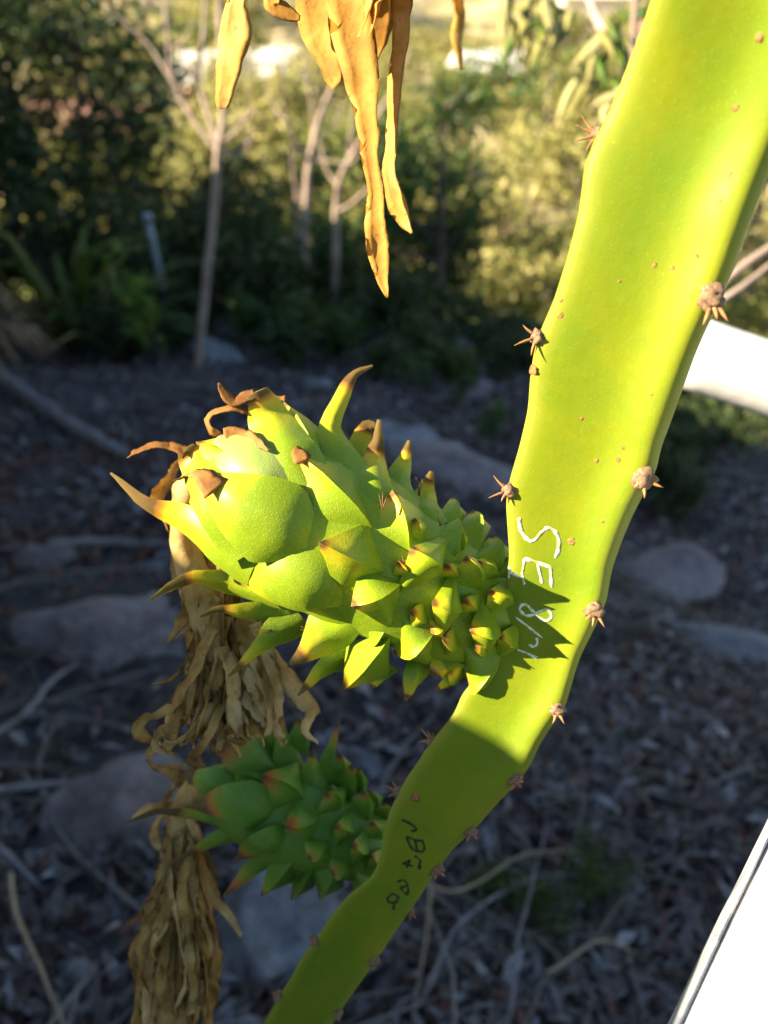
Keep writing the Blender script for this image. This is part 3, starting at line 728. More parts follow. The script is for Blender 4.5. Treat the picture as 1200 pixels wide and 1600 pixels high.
# leafy branch behind the top of the stem
root = tag(empty('leafy_twig', P(960, 200, 1.5)), 'sunlit leafy tree branch behind the top of the thick stem', 'branch')
v, f = tube([P(1060, 330, 1.5), P(985, 130, 1.5), P(925, 10, 1.55), P(890, -120, 1.6)], [.012, .011, .009, .006], 14, 7); mk('twig', v, f, M['barkpale'], root)
v, f = tube([P(1000, 160, 1.5), P(990, 60, 1.45), P(1000, -60, 1.4)], [.010, .008, .005], 10, 7); mk('twig', v, f, M['barkpale'], root)
v, f = tube([P(905, -50, 1.57), P(860, -20, 1.6), P(800, 0, 1.6)], [.007, .005, .003], 10, 6); mk('twig', v, f, M['barkpale'], root)
rl = random.Random(4)
for k in range(46):
    a, c = rl.choice([(930, 60), (980, 120), (960, 30), (830, 10), (850, 30), (800, 0), (990, 30), (940, 120), (900, 10)])
    a += rl.gauss(0, 18); c += rl.gauss(0, 22); d0 = 1.5 + rl.gauss(0, .05)
    s_ = P(a, c, d0); ln = rl.uniform(.05, .10)
    dr = (CX * rl.uniform(-1, .6) - CY * rl.uniform(.2, 1.2) + CZ * rl.uniform(-.6, .6)).normalized()
    v, f, t = loft([s_, s_ + dr * ln * .5, s_ + dr * ln - Vector((0, 0, ln * .25))], [.002, .012, .001], CZ + Vector((0, 0, .6)), 7, 3, .12, .05, twist=rl.uniform(-1, 1))
    mk('leaf', v, f, M['leafolive' if rl.random() < .55 else 'leafbright'], root, {'v': [rl.random()] * len(v)})
for pp in ([(940, 190), (950, 160), (985, 130)], [(925, 165), (955, 150), (990, 150)], [(870, 60), (858, 30), (850, -10)], [(895, 100), (930, 70), (950, 40)]):
    q = [P(a, c, 1.46) for a, c in pp]; v, f, t = loft(q[::-1], [.003, .014, .001], CZ + Vector((0, 0, .8)), 8, 5, .15, .05); mk('leaf', v, f, M['leafolive'], root, {'v': [.95] * len(v)})
# bare twigs beyond the pipe
root = tag(empty('bare_branch', P(1130, 455, 1.1)), 'pale bare branch passing above the white pipe', 'branch')
v, f = tube([P(1100, 470, 1.1), P(1150, 425, 1.1), P(1230, 370, 1.12), P(1300, 330, 1.15)], [.007, .007, .006, .005], 12, 7); mk('twig', v, f, M['barkpale'], root)
v, f = tube([P(1090, 490, 1.1), P(1150, 455, 1.1), P(1230, 395, 1.12), P(1300, 360, 1.15)], [.006, .005, .005, .004], 12, 7); mk('twig', v, f, M['barkpale'], root)
#@@FRONT
# ------------------------------------------------------------------ the big cactus stem
LEFT = [(1075, -200), (1040, -70), (1005, 40), (975, 120), (948, 185), (928, 222), (914, 260), (906, 330), (888, 400), (866, 470), (846, 515), (836, 545), (829, 590), (826, 640), (812, 700), (797, 750), (791, 785), (794, 830),
        (797, 870), (790, 920), (784, 980), (775, 1020), (745, 1060), (722, 1085), (713, 1112), (694, 1136), (668, 1168), (655, 1190), (637, 1214), (612, 1262), (600, 1300), (596, 1340), (580, 1375), (545, 1398), (512, 1440), (494, 1468), (474, 1492), (455, 1530), (437, 1556), (418, 1592), (390, 1640), (330, 1740), (265, 1850), (215, 1960), (190, 2030)]
RIGHT = [(1330, -80), (1275, 90), (1235, 190), (1200, 275), (1172, 350), (1145, 425), (1128, 465), (1108, 505), (1088, 550), (1062, 620), (1048, 660), (1032, 702), (1026, 735), (1010, 765), (990, 802), (972, 845), (956, 890), (948, 940), (928, 985), (906, 1028), (892, 1075), (884, 1105), (862, 1135), (843, 1165), (826, 1203), (806, 1226), (772, 1262), (750, 1288), (732, 1306), (710, 1325), (694, 1346), (678, 1366),
         (666, 1388), (650, 1412), (634, 1434), (615, 1462), (592, 1496), (568, 1530), (536, 1575), (505, 1625), (425, 1740), (340, 1850), (275, 1960), (240, 2030)]
UD = np.array([-.40, .916]); VD = np.array([.916, .40])
def prof(lst):
    A = np.array(lst, float); u = A @ UD; v = A @ VD; return u, v
uL, vL = prof(LEFT); uR, vR = prof(RIGHT)
US = np.linspace(-560, 1745, 260)
def gsm(a, s):
    k = np.exp(-.5 * (np.arange(-12, 13) / s) ** 2); k /= k.sum(); return np.convolve(np.pad(a, 12, 'edge'), k, 'valid')
vl = gsm(np.interp(US, uL, vL), 1.1); vr = gsm(np.interp(US, uR, vR), 1.1)
DU = np.interp(US, [-560, -250, 0, 300, 540, 700, 860, 1000, 1150, 1300, 1480, 1600, 1745], [.20, .235, .252, .285, .312, .326, .338, .350, .375, .405, .47, .62, 1.02])
DU = gsm(DU, 6)
SEC = cat([(-1.0, .0), (-.93, .075), (-.6, .115), (-.2, .12), (.2, .15), (.5, .25), (.72, .36), (.88, .36), (.985, .22), (1.0, .05), (.85, -.10), (.5, -.27), (.27, -.6), (.13, -.9), (0, -.98), (-.13, -.9), (-.27, -.55), (-.5, -.28), (-.85, -.14), (-.97, -.08), (-1.0, .0)], 49)[:-1]
V, Fc, crest = [], [], []
K = len(SEC)
for u, a, b_, d in zip(US, vl, vr, DU):
    L_ = u * UD + a * VD; R_ = u * UD + b_ * VD; c = (L_ + R_) / 2; h = (R_ - L_) / 2; hw = np.linalg.norm(h)
    for e, f_ in SEC:
        q = c + h * e; dd = d - f_ * hw * d / F - .12 * hw * d / F
        # keep the outline: offsets in depth move along the pixel ray
        V.append(tuple(P(q[0], q[1], dd))); crest.append(abs(e))
for i in range(len(US) - 1):
    for j in range(K):
        k = (j + 1) % K; Fc.append((i * K + j, i * K + k, (i + 1) * K + k, (i + 1) * K + j))
Fc.append(tuple(range(K - 1, -1, -1))); Fc.append(tuple((len(US) - 1) * K + j for j in range(K)))
sp = P(215, 1990, .95)
stem = empty('climbing_cactus', (sp.x, sp.y, gz(sp.x, sp.y)))
tag(stem, 'thick green ribbed cactus stem with spines and handwritten marks', 'cactus stem')
stem_mesh = mk('stem_body', V, Fc, M['stem'], stem, {'crest': crest})
stem_bvh = BVHTree.FromPolygons([Vector(v) for v in V], [list(f) for f in Fc])
def depth_u(x, y):
    return float(np.interp(np.array([x, y]) @ UD, US, DU))
def stem_pt(x, y):
    loc, nr, idx, dist = stem_bvh.ray_cast(CAM, ray(x, y))
    if loc is not None and depth_of(loc) < 1.2:
        if nr.dot(ray(x, y)) > 0: nr = -nr
        return loc, nr
    q = P(x, y, depth_u(x, y)); loc, nr, idx, dist = stem_bvh.find_nearest(q)
    if nr.dot(loc - P(*( (np.array([x, y]) @ UD) * UD + (np.interp(np.array([x, y]) @ UD, US, (vl + vr) / 2)) * VD), depth_u(x, y))) < 0: nr = -nr
    return loc, nr

def blob(c, nr, r, seed, flat=.7, sub=3):
    bm = bmesh.new(); bmesh.ops.create_icosphere(bm, subdivisions=sub, radius=1)
    q = nr.to_track_quat('Z', 'Y'); V = []
    for vv in bm.verts:
        c_ = vv.co * (1 + .55 * noise.noise(vv.co * 1.9 + Vector((seed, 0, 0))) + .22 * noise.noise(vv.co * 5 + Vector((0, seed, 0))))
        V.append(tuple(c + q @ Vector((c_.x * r, c_.y * r, c_.z * r * flat))))
    Fc = [tuple(vv.index for vv in fc.verts) for fc in bm.faces]; bm.free(); return V, Fc
AREOLES = [(922, 207, 13, [(908, 180), (897, 222), (915, 236), (900, 195)]), (842, 527, 14, [(817, 508), (803, 540), (830, 556)]), (796, 766, 13, [(771, 743), (763, 778), (783, 784)]), (785, 938, 9, [(800, 937)]),
           (672, 1155, 11, [(655, 1136), (652, 1160), (668, 1140)]), (620, 1236, 10, [(597, 1226), (606, 1246), (612, 1219)]), (492, 1470, 9, [(480, 1462), (484, 1478)]), (437, 1556, 9, [(424, 1550), (428, 1564)]),
           (1110, 466, 23, [(1098, 508), (1138, 503), (1120, 500)]), (1003, 745, 20, [(1007, 779), (1037, 762), (990, 762)]), (928, 951, 16, [(945, 981), (925, 980), (915, 968)]), (870, 1108, 13, [(863, 1131), (882, 1132), (886, 1111)]),
           (805, 1217, 12, [(797, 1236), (814, 1231), (818, 1222)]), (735, 1298, 11, [(727, 1316), (746, 1312)]), (683, 1357, 11, [(677, 1375), (696, 1370)]), (642, 1422, 10, [(640, 1440), (650, 1436)]), (585, 1500, 10, [(583, 1516)]), (527, 1582, 9, [(530, 1598)])]
rsp = random.Random(3)
for k, (x, y, r, tips) in enumerate(AREOLES):
    loc, nr = stem_pt(x, y); d = depth_of(loc); rm = r * d / F * .9
    c = loc + nr * rm * .25
    v, f = blob(c, nr, rm, k * 3.3); ar = mk('areole', v, f, M['areole'], stem)
    for (tx, ty) in tips:
        tip = P(tx, ty, d - rm * .6); dr = (tip - c).normalized()
        b0 = c + dr * rm * .55; mid = (b0 + tip) / 2 + nr * rm * .12
        v, f = tube([b0, mid, tip], [rm * .24 * rsp.uniform(.7, 1.2), rm * .15, rm * .015], 6, 7); mk('spine', v, f, M['spine'], ar)
    # pale halo swelling under the areole
for k, (x, y, r) in enumerate([(876, 493, 5), (893, 846, 6), (1023, 415, 4), (1050, 418, 3.5), (932, 720, 3.5), (966, 718, 4), (1187, 58, 7), (1150, 168, 5), (833, 578, 9), (942, 815, 3), (909, 654, 3), (1017, 616, 3), (974, 700, 3), (649, 1246, 8), (876, 470, 3), (1140, 272, 4), (1125, 315, 3.5), (1090, 400, 3.5), (968, 440, 2.5)]):
    loc, nr = stem_pt(x, y); d = depth_of(loc); v, f = blob(loc, nr, r * d / F, 40 + k, .16, 2); mk('scar', v, f, M['scar'], stem)

def stroke(pts, wpx, mat, name, lift=.00012):
    S = cat(pts, max(8, len(pts) * 6)); rr_ = random.Random(int(S[0][0]))
    V, Fc = [], []; pr = []
    for x, y in S:
        loc, nr = stem_pt(x, y); pr.append((loc + nr * lift, nr))
    n = len(pr)
    for i, (p_, nr) in enumerate(pr):
        T = (pr[min(i + 1, n - 1)][0] - pr[max(i - 1, 0)][0]).normalized(); B = T.cross(nr).normalized()
        w_ = wpx * depth_of(p_) / F * .54 * (.85 + .55 * noise.noise(Vector((i * .35, S[0][0], S[0][1])))) * (1 if 0 < i < n - 1 else .55)
        V += [tuple(p_ + B * w_), tuple(p_ - B * w_), tuple(p_ + B * w_ - nr * lift * 1.6), tuple(p_ - B * w_ - nr * lift * 1.6)]
    for i in range(n - 1):
        a = i * 4; c = a + 4
        Fc += [(a, a + 1, c + 1, c), (a + 1, a + 3, c + 3, c + 1), (a + 2, a, c, c + 2)]
    return V, Fc
def letter(strokes, ox, oy, f_, wpx, mat):
    parts = [stroke([(ox + a / f_, oy + c / f_) for a, c in s_], wpx, mat, '') for s_ in strokes]
    v, f = merge(parts); mk('letter', v, f, mat, stem)
wi = M['white_ink']
letter([[(300, 750), (305, 790), (325, 825), (350, 835), (375, 810), (397, 790), (425, 797), (441, 830), (440, 868), (428, 895)]], 680, 480, 2.285, 6.2, wi)
letter([[(318, 897), (365, 912), (415, 930)], [(320, 897), (312, 945)], [(366, 913), (382, 985)], [(412, 930), (416, 1000)]], 680, 480, 2.285, 5.6, wi)
letter([[(265, 925), (262, 968)], [(310, 945), (318, 990)], [(264, 945), (314, 968)]], 680, 480, 2.285, 4.6, wi)
letter([[(300, 1078), (310, 1062), (330, 1066), (350, 1088), (375, 1112), (400, 1120), (416, 1104), (404, 1082), (378, 1084), (350, 1098), (322, 1100), (300, 1080)]], 680, 480, 2.285, 4.6, wi)
letter([[(285, 1105), (330, 1140), (382, 1180)]], 680, 480, 2.285, 3.4, wi)
letter([[(362, 1180), (364, 1200), (352, 1212), (334, 1204)]], 680, 480, 2.285, 3.6, wi)
letter([[(292, 1222), (330, 1236), (366, 1250)], [(330, 1238), (362, 1256)]], 680, 480, 2.285, 2.8, wi)
bi = M['black_ink']
letter([[(570, 532), (600, 545), (625, 566), (606, 574)]], 380, 1050, 2.308, 4.2, bi)
letter([[(588, 592), (602, 625), (618, 642), (650, 645), (648, 612), (624, 606), (588, 592)], [(620, 604), (626, 643)]], 380, 1050, 2.308, 4.2, bi)
letter([[(575, 690), (612, 700)], [(600, 676), (590, 706)], [(576, 690), (604, 678)]], 380, 1050, 2.308, 3.6, bi)
letter([[(618, 662), (638, 680), (632, 708), (642, 700)]], 380, 1050, 2.308, 3.6, bi)
letter([[(555, 757), (578, 750), (592, 768), (570, 780), (590, 802), (597, 776)]], 380, 1050, 2.308, 4.2, bi)
letter([[(520, 815), (540, 800), (560, 815), (545, 832), (524, 828), (520, 815)], [(545, 832), (542, 858)]], 380, 1050, 2.308, 4.2, bi)

# ------------------------------------------------------------------ fruits
class Fruit:
    def __init__(s, A, B, rad, label, mat):
        s.A = P(*A); s.B = P(*B); s.ax = (s.B - s.A).normalized(); s.L = (s.B - s.A).length
        s.px = (A[2] + B[2]) / 2 / F; s.rad = [r * s.px for r in rad]
        n, K = 40, 36; V, Fc = [], []
        N = s.ax.orthogonal().normalized(); Bn = s.ax.cross(N)
        for i in range(n):
            t = i / (n - 1); r = s.r(t)
            for j in range(K):
                a = 2 * math.pi * j / K; q = s.A + s.ax * (t * s.L) + (N * math.cos(a) + Bn * math.sin(a)) * r
                q += nvec(q * 45) * .0012; V.append(tuple(q))
        for i in range(n - 1):
            for j in range(K):
                k = (j + 1) % K; Fc.append((i * K + j, i * K + k, (i + 1) * K + k, (i + 1) * K + j))
        Fc.append(tuple(range(K - 1, -1, -1))); Fc.append(tuple((n - 1) * K + j for j in range(K)))
        s.root = empty('dragon_fruit', s.A); tag(s.root, label, 'fruit'); s.mat = mat
        s.body = mk('fruit_body', V, Fc, mat, s.root, {'tip': [0] * len(V), 'red': [0] * len(V)})
        s.bvh = BVHTree.FromPolygons([Vector(v) for v in V], [list(f) for f in Fc]); s.k = 0
    def r(s, t):
        return float(np.interp(t, np.linspace(0, 1, len(s.rad)), s.rad))
    def surf(s, x, y, off):
        loc, nr, i, d = s.bvh.ray_cast(CAM, ray(x, y))
        if loc is not None: dd = depth_of(loc)
        else:
            # depth of the nearest axis point
            best = min(((P(x, y, depth_of(s.A + s.ax * (t * s.L))) - (s.A + s.ax * (t * s.L))).length, depth_of(s.A + s.ax * (t * s.L))) for t in np.linspace(0, 1, 25)); dd = best[1]
        return P(x, y, dd - off * s.px)
    def radial(s, p):
        t = max(0, min(s.L, (p - s.A).dot(s.ax))); q = p - (s.A + s.ax * t); return q.normalized() if q.length > 1e-6 else CZ.copy()
    def scale(s, pts, wid, dry=.86, h=.45, off=None, view=1.3, yel=.38, n=18, red=0., pale=0., twist=0.):
        m = len(pts); off = off or ([-12, 16, 26, 30, 32, 32][:m] if m > 2 else [-8, 25])
        off = list(off)
        flen = sum(math.hypot(pts[i + 1][0] - pts[i][0], pts[i + 1][1] - pts[i][1]) for i in range(m - 1))
        if dry >= .9 and flen < 125 and m <= 4: return s.flake(pts[0], pts[1], pts[-1], max(wid), max(off[-1], off[-2]), yel, red)
        if dry >= .9 and flen < 125: wid = list(wid[:-1]) + [min(3.5, wid[-1])]
        W = [s.surf(x, y, o) for (x, y), o in zip(pts, off)]
        N0 = (s.radial(W[1]) + CZ * view).normalized()
        bump_ = flen < 80; wid = [q * (1.25 if i == 0 else (1.02 if bump_ else 1.12)) if q > 4 else q for i, q in enumerate(wid)]
        v, f, t = loft(W, [max(.6, q) * s.px for q in wid], N0, n, 11, h * (.95 if bump_ else .58), .10, Rc=(75 if bump_ else 140) * s.px, keel=1.2 if bump_ else 1.5, twist=twist, crinkle=.0006, cfreq=110, seed=s.k)
        t = np.array(t); arc = sum((W[i + 1] - W[i]).length for i in range(m - 1)) / s.px
        if dry >= .9: dry = 1 - min(9, .13 * arc) / arc; yel = max(18 / arc, yel * .8 if yel > .4 else 0)
        tip = np.interp(t, [0, max(.02, dry - yel), dry - .05, dry + .03, 1.0], [0, .0, .92, 1.5, 2.0])
        s.k += 1
        return mk('scale', v, f, s.mat, s.root, {'tip': tip, 'red': [red] * len(v), 'pale': [pale] * len(v)}, sharp=R(48))
    def flake(s, r0, mid, tp, w_, ht, yel, red):
        """a bract standing off the skin: wide base round the fruit, convex outer face, sharp crest running to the tip, pale hollow inner face"""
        r0, tp = np.array(r0, float), np.array(tp, float); d = tp - r0; L_ = np.hypot(*d); d /= L_; e = np.array([-d[1], d[0]])
        mp = np.array(mid, float) * .5 + (r0 + .5 * (tp - r0)) * .5
        big = L_ > 80
        w_ = w_ * (1.36 if not big else 1.26)
        Rt = s.surf(*(r0 - d * 3), -5); T = s.surf(*tp, ht + (5 if big else 10)); I = s.surf(*(r0 + d * L_ * .52), -7)
        Cp = s.surf(*(mp + e * w_), -6); Cm = s.surf(*(mp - e * w_), -6); M = s.surf(*mp, 0)
        N = (s.radial(M) + CZ * .7).normalized(); rr_ = random.Random(s.k); p1 = rr_.uniform(1.8, 2.3); sk = rr_.uniform(-.12, .12)
        na, no, ni = 15, 8, 5; V, inn = [], []
        for i in range(no + ni):
            for j in range(na):
                a = -1 + 2 * j / (na - 1); C = Cp if a > 0 else Cm; aa = abs(a)
                root = Rt.lerp(C, aa ** 2.6); crest = T.lerp(C, min(1, aa ** p1)); base = I.lerp(C, aa ** 1.8)
                if i < no:
                    q = i / (no - 1); v = root.lerp(crest, q) + N * (s.px * w_ * (.78 if not big else .46) * math.sin(math.pi * min(1, q * 1.08)) ** .8 * (1 - aa ** 1.6))
                    if q < 1: v += (N * s.px * w_ * .10) * math.exp(-((a - sk) / .22) ** 2) * q
                    inn.append(0)
                else:
                    q = (i - no + 1) / ni; v = crest.lerp(base, q) - N * (s.px * w_ * .10 * math.sin(math.pi * q) * (1 - aa)); inn.append(1)
                v = v + nvec(v * 120) * .0005
                V.append(v)
        Fc = [(i * na + j, i * na + j + 1, (i + 1) * na + j + 1, (i + 1) * na + j) for i in range(no + ni - 1) for j in range(na - 1)]
        dist = np.array([(v - T).length / s.px for v in V]); yl = max(20, min(60, L_ * (yel if yel > .3 else .3) * 1.0)); bl = 7 if L_ < 60 else 10
        tip = np.interp(dist, [0, bl, bl + 7, bl + yl], [2, 1.3, .95, 0]); s.k += 1
        return mk('scale', [tuple(v) for v in V], Fc, s.mat, s.root, {'tip': tip, 'red': [red] * len(V), 'pale': np.array(inn) * .28}, sharp=R(68))
    def curl(s, pts, wid, off=20, tw=1.2):
        W = [s.surf(x, y, off) for x, y in pts]
        v, f, t = loft(W, [q * s.px for q in wid], (CZ + CY * .4).normalized(), 20, 5, .35, .1, twist=tw, crinkle=.0010, cfreq=220, seed=s.k, cup=.3); s.k += 1
        mk('withered_tip', v, f, M['curl'], s.root)
    def bristles(s, x, y, tips, off=14):
        c = s.surf(x, y, off); parts = []
        for tx, ty in tips:
            t = P(tx, ty, depth_of(c) - 6 * s.px); parts.append(tube([c, (c + t) / 2, t], [1.3 * s.px, .9 * s.px, .25 * s.px], 4, 5))
        v, f = merge(parts); mk('bristles', v, f, M['bristle'], s.root)

f1 = Fruit((798, 980, .335), (322, 738, .306), [70, 88, 100, 112, 120, 122, 122, 118, 108, 88, 52], 'large sunlit scaly green dragon fruit with curling withered tips', M['skin'])
S = f1.scale
# underside and far side first
S([(470, 965), (430, 990), (395, 1020), (357, 1058)], [26, 24, 9, 2], .8, .4, [-20, -14, -10, -5])
S([(450, 958), (390, 955), (345, 953), (312, 963)], [26, 18, 9, 3], .72, .4, [-20, -5, 0, 0])
S([(430, 925), (365, 912), (310, 903), (270, 915), (236, 937)], [32, 24, 15, 8, 2], .7, .4, [-14, 0, 5, 5, 5])
S([(400, 885), (340, 848), (288, 810), (232, 790), (203, 766), (174, 739)], [36, 34, 20, 10, 7, 2], .68, .45, [-12, -2, 5, 8, 8, 8])
S([(545, 1022), (505, 1045), (482, 1068), (464, 1088)], [22, 16, 8, 2], .8, .45, [-14, -6, -4, 0])
S([(605, 1035), (587, 1060), (578, 1077)], [20, 12, 2], .85, .45, [-10, -4, 0])
S([(720, 1050), (697, 1066), (680, 1078)], [20, 13, 3], .85, .5, [-10, 4, 6])
S([(662, 1028), (646, 1058), (633, 1095)], [20, 19, 3], .86, .55, [-10, 14, 14])
S([(608, 995), (577, 1022), (553, 1056), (535, 1080)], [14, 34, 15, 2], .9, .55, [-10, 22, 22, 20])
S([(562, 962), (517, 985), (482, 1016), (451, 1038)], [14, 38, 17, 2], .84, .55, [-10, 20, 24, 24], yel=.3)
# apex and upper side
S([(405, 850), (342, 775), (305, 722), (288, 702)], [46, 38, 24, 12], .97, .4, [-10, 12, 20, 22])
f1.curl([(292, 706), (268, 698), (240, 697), (215, 706), (198, 717)], [10, 8, 7, 7, 3], 24, .6)
S([(452, 775), (402, 738), (362, 705), (343, 683)], [36, 38, 28, 12], .98, .35, [-10, 10, 16, 18], pale=.18)
S([(400, 740), (360, 715), (325, 690), (305, 690)], [34, 34, 26, 18], .99, .3, [-16, -4, 4, 8], pale=.18)
f1.curl([(350, 684), (380, 680), (402, 690), (418, 703)], [12, 11, 8, 2], 34, .5)
S([(500, 735), (468, 680), (450, 640), (444, 626)], [24, 20, 11, 7], .95, .4, [-22, -20, -20, -20])
f1.curl([(446, 626), (432, 624), (420, 632)], [6, 5, 2], -18, .3)
S([(492, 775), (452, 712), (422, 655), (402, 612)], [30, 42, 30, 15], .93, .42, [-10, 18, 24, 26], yel=.5)
f1.curl([(398, 618), (384, 622), (366, 630), (350, 615), (341, 597)], [11, 11, 11, 7, 2], 24, .4)
f1.curl([(388, 640), (360, 640), (335, 646), (325, 658), (331, 672), (345, 676)], [8, 8, 7, 8, 9, 5], 24, .8)
S([(562, 765), (528, 712), (516, 668), (538, 612), (553, 585), (582, 571)], [28, 32, 16, 10, 6, 2], .80, .4, [-12, 6, 12, 14, 14, 14], yel=.5)
S([(580, 745), (562, 704), (572, 668), (584, 670), (587, 690)], [20, 17, 10, 7, 3], .72, .35, [-30, -24, -22, -22, -22])
S([(602, 805), (583, 758), (585, 716), (591, 688), (592, 656)], [28, 30, 15, 8, 3], .74, .45, [-12, 8, 12, 12, 12])
S([(640, 795), (622, 757), (631, 722), (641, 688)], [20, 21, 11, 3], .88, .45, [-22, -14, -12, -10])
S([(682, 825), (665, 796), (666, 768), (674, 737)], [18, 24, 14, 3], .88, .5, [-16, -2, 2, 4])
S([(714, 835), (698, 806), (707, 776)], [18, 16, 3], .9, .5, [-22, -14, -12])
S([(748, 860), (729, 828), (738, 796)], [24, 21, 4], .9, .5, [-16, -4, -2])
S([(780, 895), (757, 868), (768, 836)], [26, 23, 4], .9, .55, [-14, 0, 2])
S([(805, 905), (783, 888), (775, 868)], [26, 24, 8], .95, .55, [-14, 4, 6])
# front
S([(492, 868), (436, 826), (382, 795), (338, 768), (320, 758)], [14, 60, 48, 27, 9], .96, .34, [-12, 12, 22, 26, 24], yel=.42)
f1.curl([(338, 766), (318, 745), (295, 742), (268, 756)], [20, 13, 9, 3], 34, .5)
f1.flake((584, 830), (516, 778), (466, 712), 50, 28, .32, 0.)
f1.curl([(474, 722), (464, 708), (457, 698), (451, 688)], [13, 10, 6, 2], 34, .3)
S([(545, 932), (486, 914), (425, 912), (382, 904), (364, 906)], [14, 48, 38, 17, 4], .93, .36, [-12, 14, 22, 26, 26], yel=.42)
S([(602, 892), (560, 874), (520, 850), (497, 846)], [14, 52, 30, 9], .93, .42, [-12, 24, 36, 38], yel=.5)
S([(640, 868), (614, 830), (606, 792), (613, 765)], [14, 42, 22, 4], .9, .5, [-12, 22, 30, 32], yel=.5)
S([(630, 908), (588, 934), (560, 944), (548, 947)], [12, 48, 30, 7], .93, .55, [-14, 24, 34, 36], yel=.3)
S([(688, 898), (660, 886), (645, 868), (640, 856)], [10, 50, 30, 6], .92, .55, [-14, 22, 30, 32], yel=.35)
S([(722, 950), (697, 944), (682, 942), (675, 941)], [10, 44, 28, 6], .92, .55, [-14, 22, 30, 32], yel=.35)
S([(680, 982), (648, 994), (628, 1010), (616, 1021)], [12, 40, 24, 5], .9, .6, [-14, 22, 28, 30], yel=.4)
S([(710, 872), (697, 846), (709, 802)], [12, 30, 3], .9, .55, [-14, 16, 20], yel=.4)
S([(750, 922), (732, 900), (728, 868)], [12, 30, 3], .92, .55, [-14, 16, 20], yel=.4)
S([(722, 1030), (696, 1034), (682, 1048), (675, 1057)], [12, 30, 18, 4], .88, .6, [-14, 16, 22, 22], yel=.4)
S([(782, 984), (755, 976), (734, 986)], [14, 42, 4], .92, .6, [-14, 18, 22], yel=.4)
S([(798, 946), (780, 936), (763, 922)], [16, 34, 4], .92, .6, [-14, 16, 20], yel=.35)
S([(808, 1008), (794, 1000), (779, 991)], [16, 28, 4], .92, .6, [-12, 14, 18], yel=.35)
S([(785, 1020), (757, 1040), (742, 1056), (732, 1070)], [14, 40, 26, 8], .92, .6, [-12, 14, 18, 18], yel=.4)
S([(718, 1008), (700, 1004), (690, 998)], [12, 22, 8], .97, .5, [-14, 8, 12])
S([(774, 902), (757, 890), (744, 876)], [12, 26, 4], .95, .5, [-14, 8, 10])
for q, w_ in [([(668, 968), (652, 962), (640, 955)], [9, 20, 3]), ([(640, 900), (628, 888), (622, 876)], [9, 18, 3]), ([(712, 905), (702, 893), (697, 880)], [9, 18, 3]), ([(745, 955), (732, 945), (724, 936)], [9, 20, 3]), ([(718, 1060), (706, 1052), (698, 1044)], [9, 18, 3]), ([(765, 1015), (750, 1010), (738, 1012)], [9, 22, 3]), ([(695, 975), (682, 980), (672, 990)], [9, 18, 3]), ([(722, 860), (714, 846), (716, 828)], [9, 18, 3]), ([(655, 845), (645, 828), (648, 808)], [9, 18, 3]), ([(600, 985), (588, 996), (578, 1006)], [9, 18, 3])]:
    S(q, w_, .93, .6, [-16, 6, 10], yel=.35)
for x, y, tp, o_ in [(598, 796, [(592, 772), (598, 768), (604, 776)], 24), (655, 775, [(650, 745), (660, 748), (654, 752)], 0), (688, 822, [(684, 806), (692, 808)], 14), (482, 985, [(470, 984), (474, 992), (470, 978)], 20), (425, 985, [(405, 990), (398, 984)], -10), (632, 880, [(622, 876), (624, 888), (628, 868)], 20), (682, 948, [(672, 956), (678, 960)], 20), (700, 798, [(696, 782), (703, 784)], -14), (722, 812, [(716, 800), (724, 798)], -14), (610, 728, [(596, 716), (602, 706), (606, 714)], -14), (292, 898, [(262, 930), (280, 928)], 0)]:
    f1.bristles(x, y, tp, o_)

f2 = Fruit((604, 1335, .408), (320, 1225, .395), [42, 54, 62, 66, 68, 66, 60, 48, 30], 'smaller shaded green dragon fruit with reddish scale tips', M['skin_red'])
S = f2.scale
S([(372, 1290), (310, 1276), (250, 1268), (192, 1287)], [22, 15, 10, 2], .55, .4, [-16, -6, -4, 0])
S([(402, 1310), (350, 1308), (310, 1325), (263, 1352)], [20, 17, 8, 2], .72, .4, [-14, -4, 0, 0])
S([(362, 1238), (330, 1222), (294, 1214)], [26, 22, 8], .85, .4, [-10, 4, 8])
S([(425, 1228), (378, 1216), (345, 1200)], [24, 28, 10], .95, .4, [-14, 2, 6])
S([(445, 1182), (425, 1160), (405, 1135)], [18, 15, 5], .9, .4, [-24, -20, -20])
S([(478, 1182), (463, 1156), (466, 1118)], [15, 14, 2], .92, .45, [-20, -14, -12])
S([(462, 1212), (446, 1182), (440, 1150), (437, 1098)], [18, 21, 10, 2], .8, .45, [-14, 0, 4, 4], red=.9)
S([(525, 1216), (512, 1190), (520, 1160), (531, 1124)], [16, 16, 9, 2], .85, .5, [-14, -4, 0, 0], red=.9)
S([(540, 1220), (530, 1200), (529, 1176)], [14, 13, 2], .9, .5, [-20, -14, -12])
S([(434, 1212), (396, 1182), (364, 1157), (350, 1145)], [18, 36, 27, 16], .85, .4, [-12, 14, 20, 22], yel=.45, red=.9)
S([(434, 1277), (388, 1262), (345, 1255), (302, 1263)], [15, 36, 22, 3], .75, .4, [-12, 14, 20, 22], yel=.3, red=.9)
S([(474, 1248), (441, 1236), (420, 1218), (408, 1210)], [12, 36, 24, 9], .93, .4, [-12, 16, 22, 24], yel=.55, red=.9)
S([(502, 1242), (488, 1216), (487, 1195), (490, 1170)], [12, 22, 12, 2], .85, .5, [-12, 10, 14, 14], yel=.5)
S([(500, 1276), (470, 1288), (445, 1291)], [10, 30, 9], .9, .45, [-12, 16, 20], yel=.5, red=.9)
S([(452, 1306), (416, 1318), (386, 1334), (364, 1345)], [12, 26, 14, 3], .85, .45, [-12, 14, 18, 18], yel=.4, red=.9)
S([(426, 1336), (390, 1361), (349, 1402)], [15, 12, 2], .85, .45, [-12, 0, 2], yel=.5, red=.9)
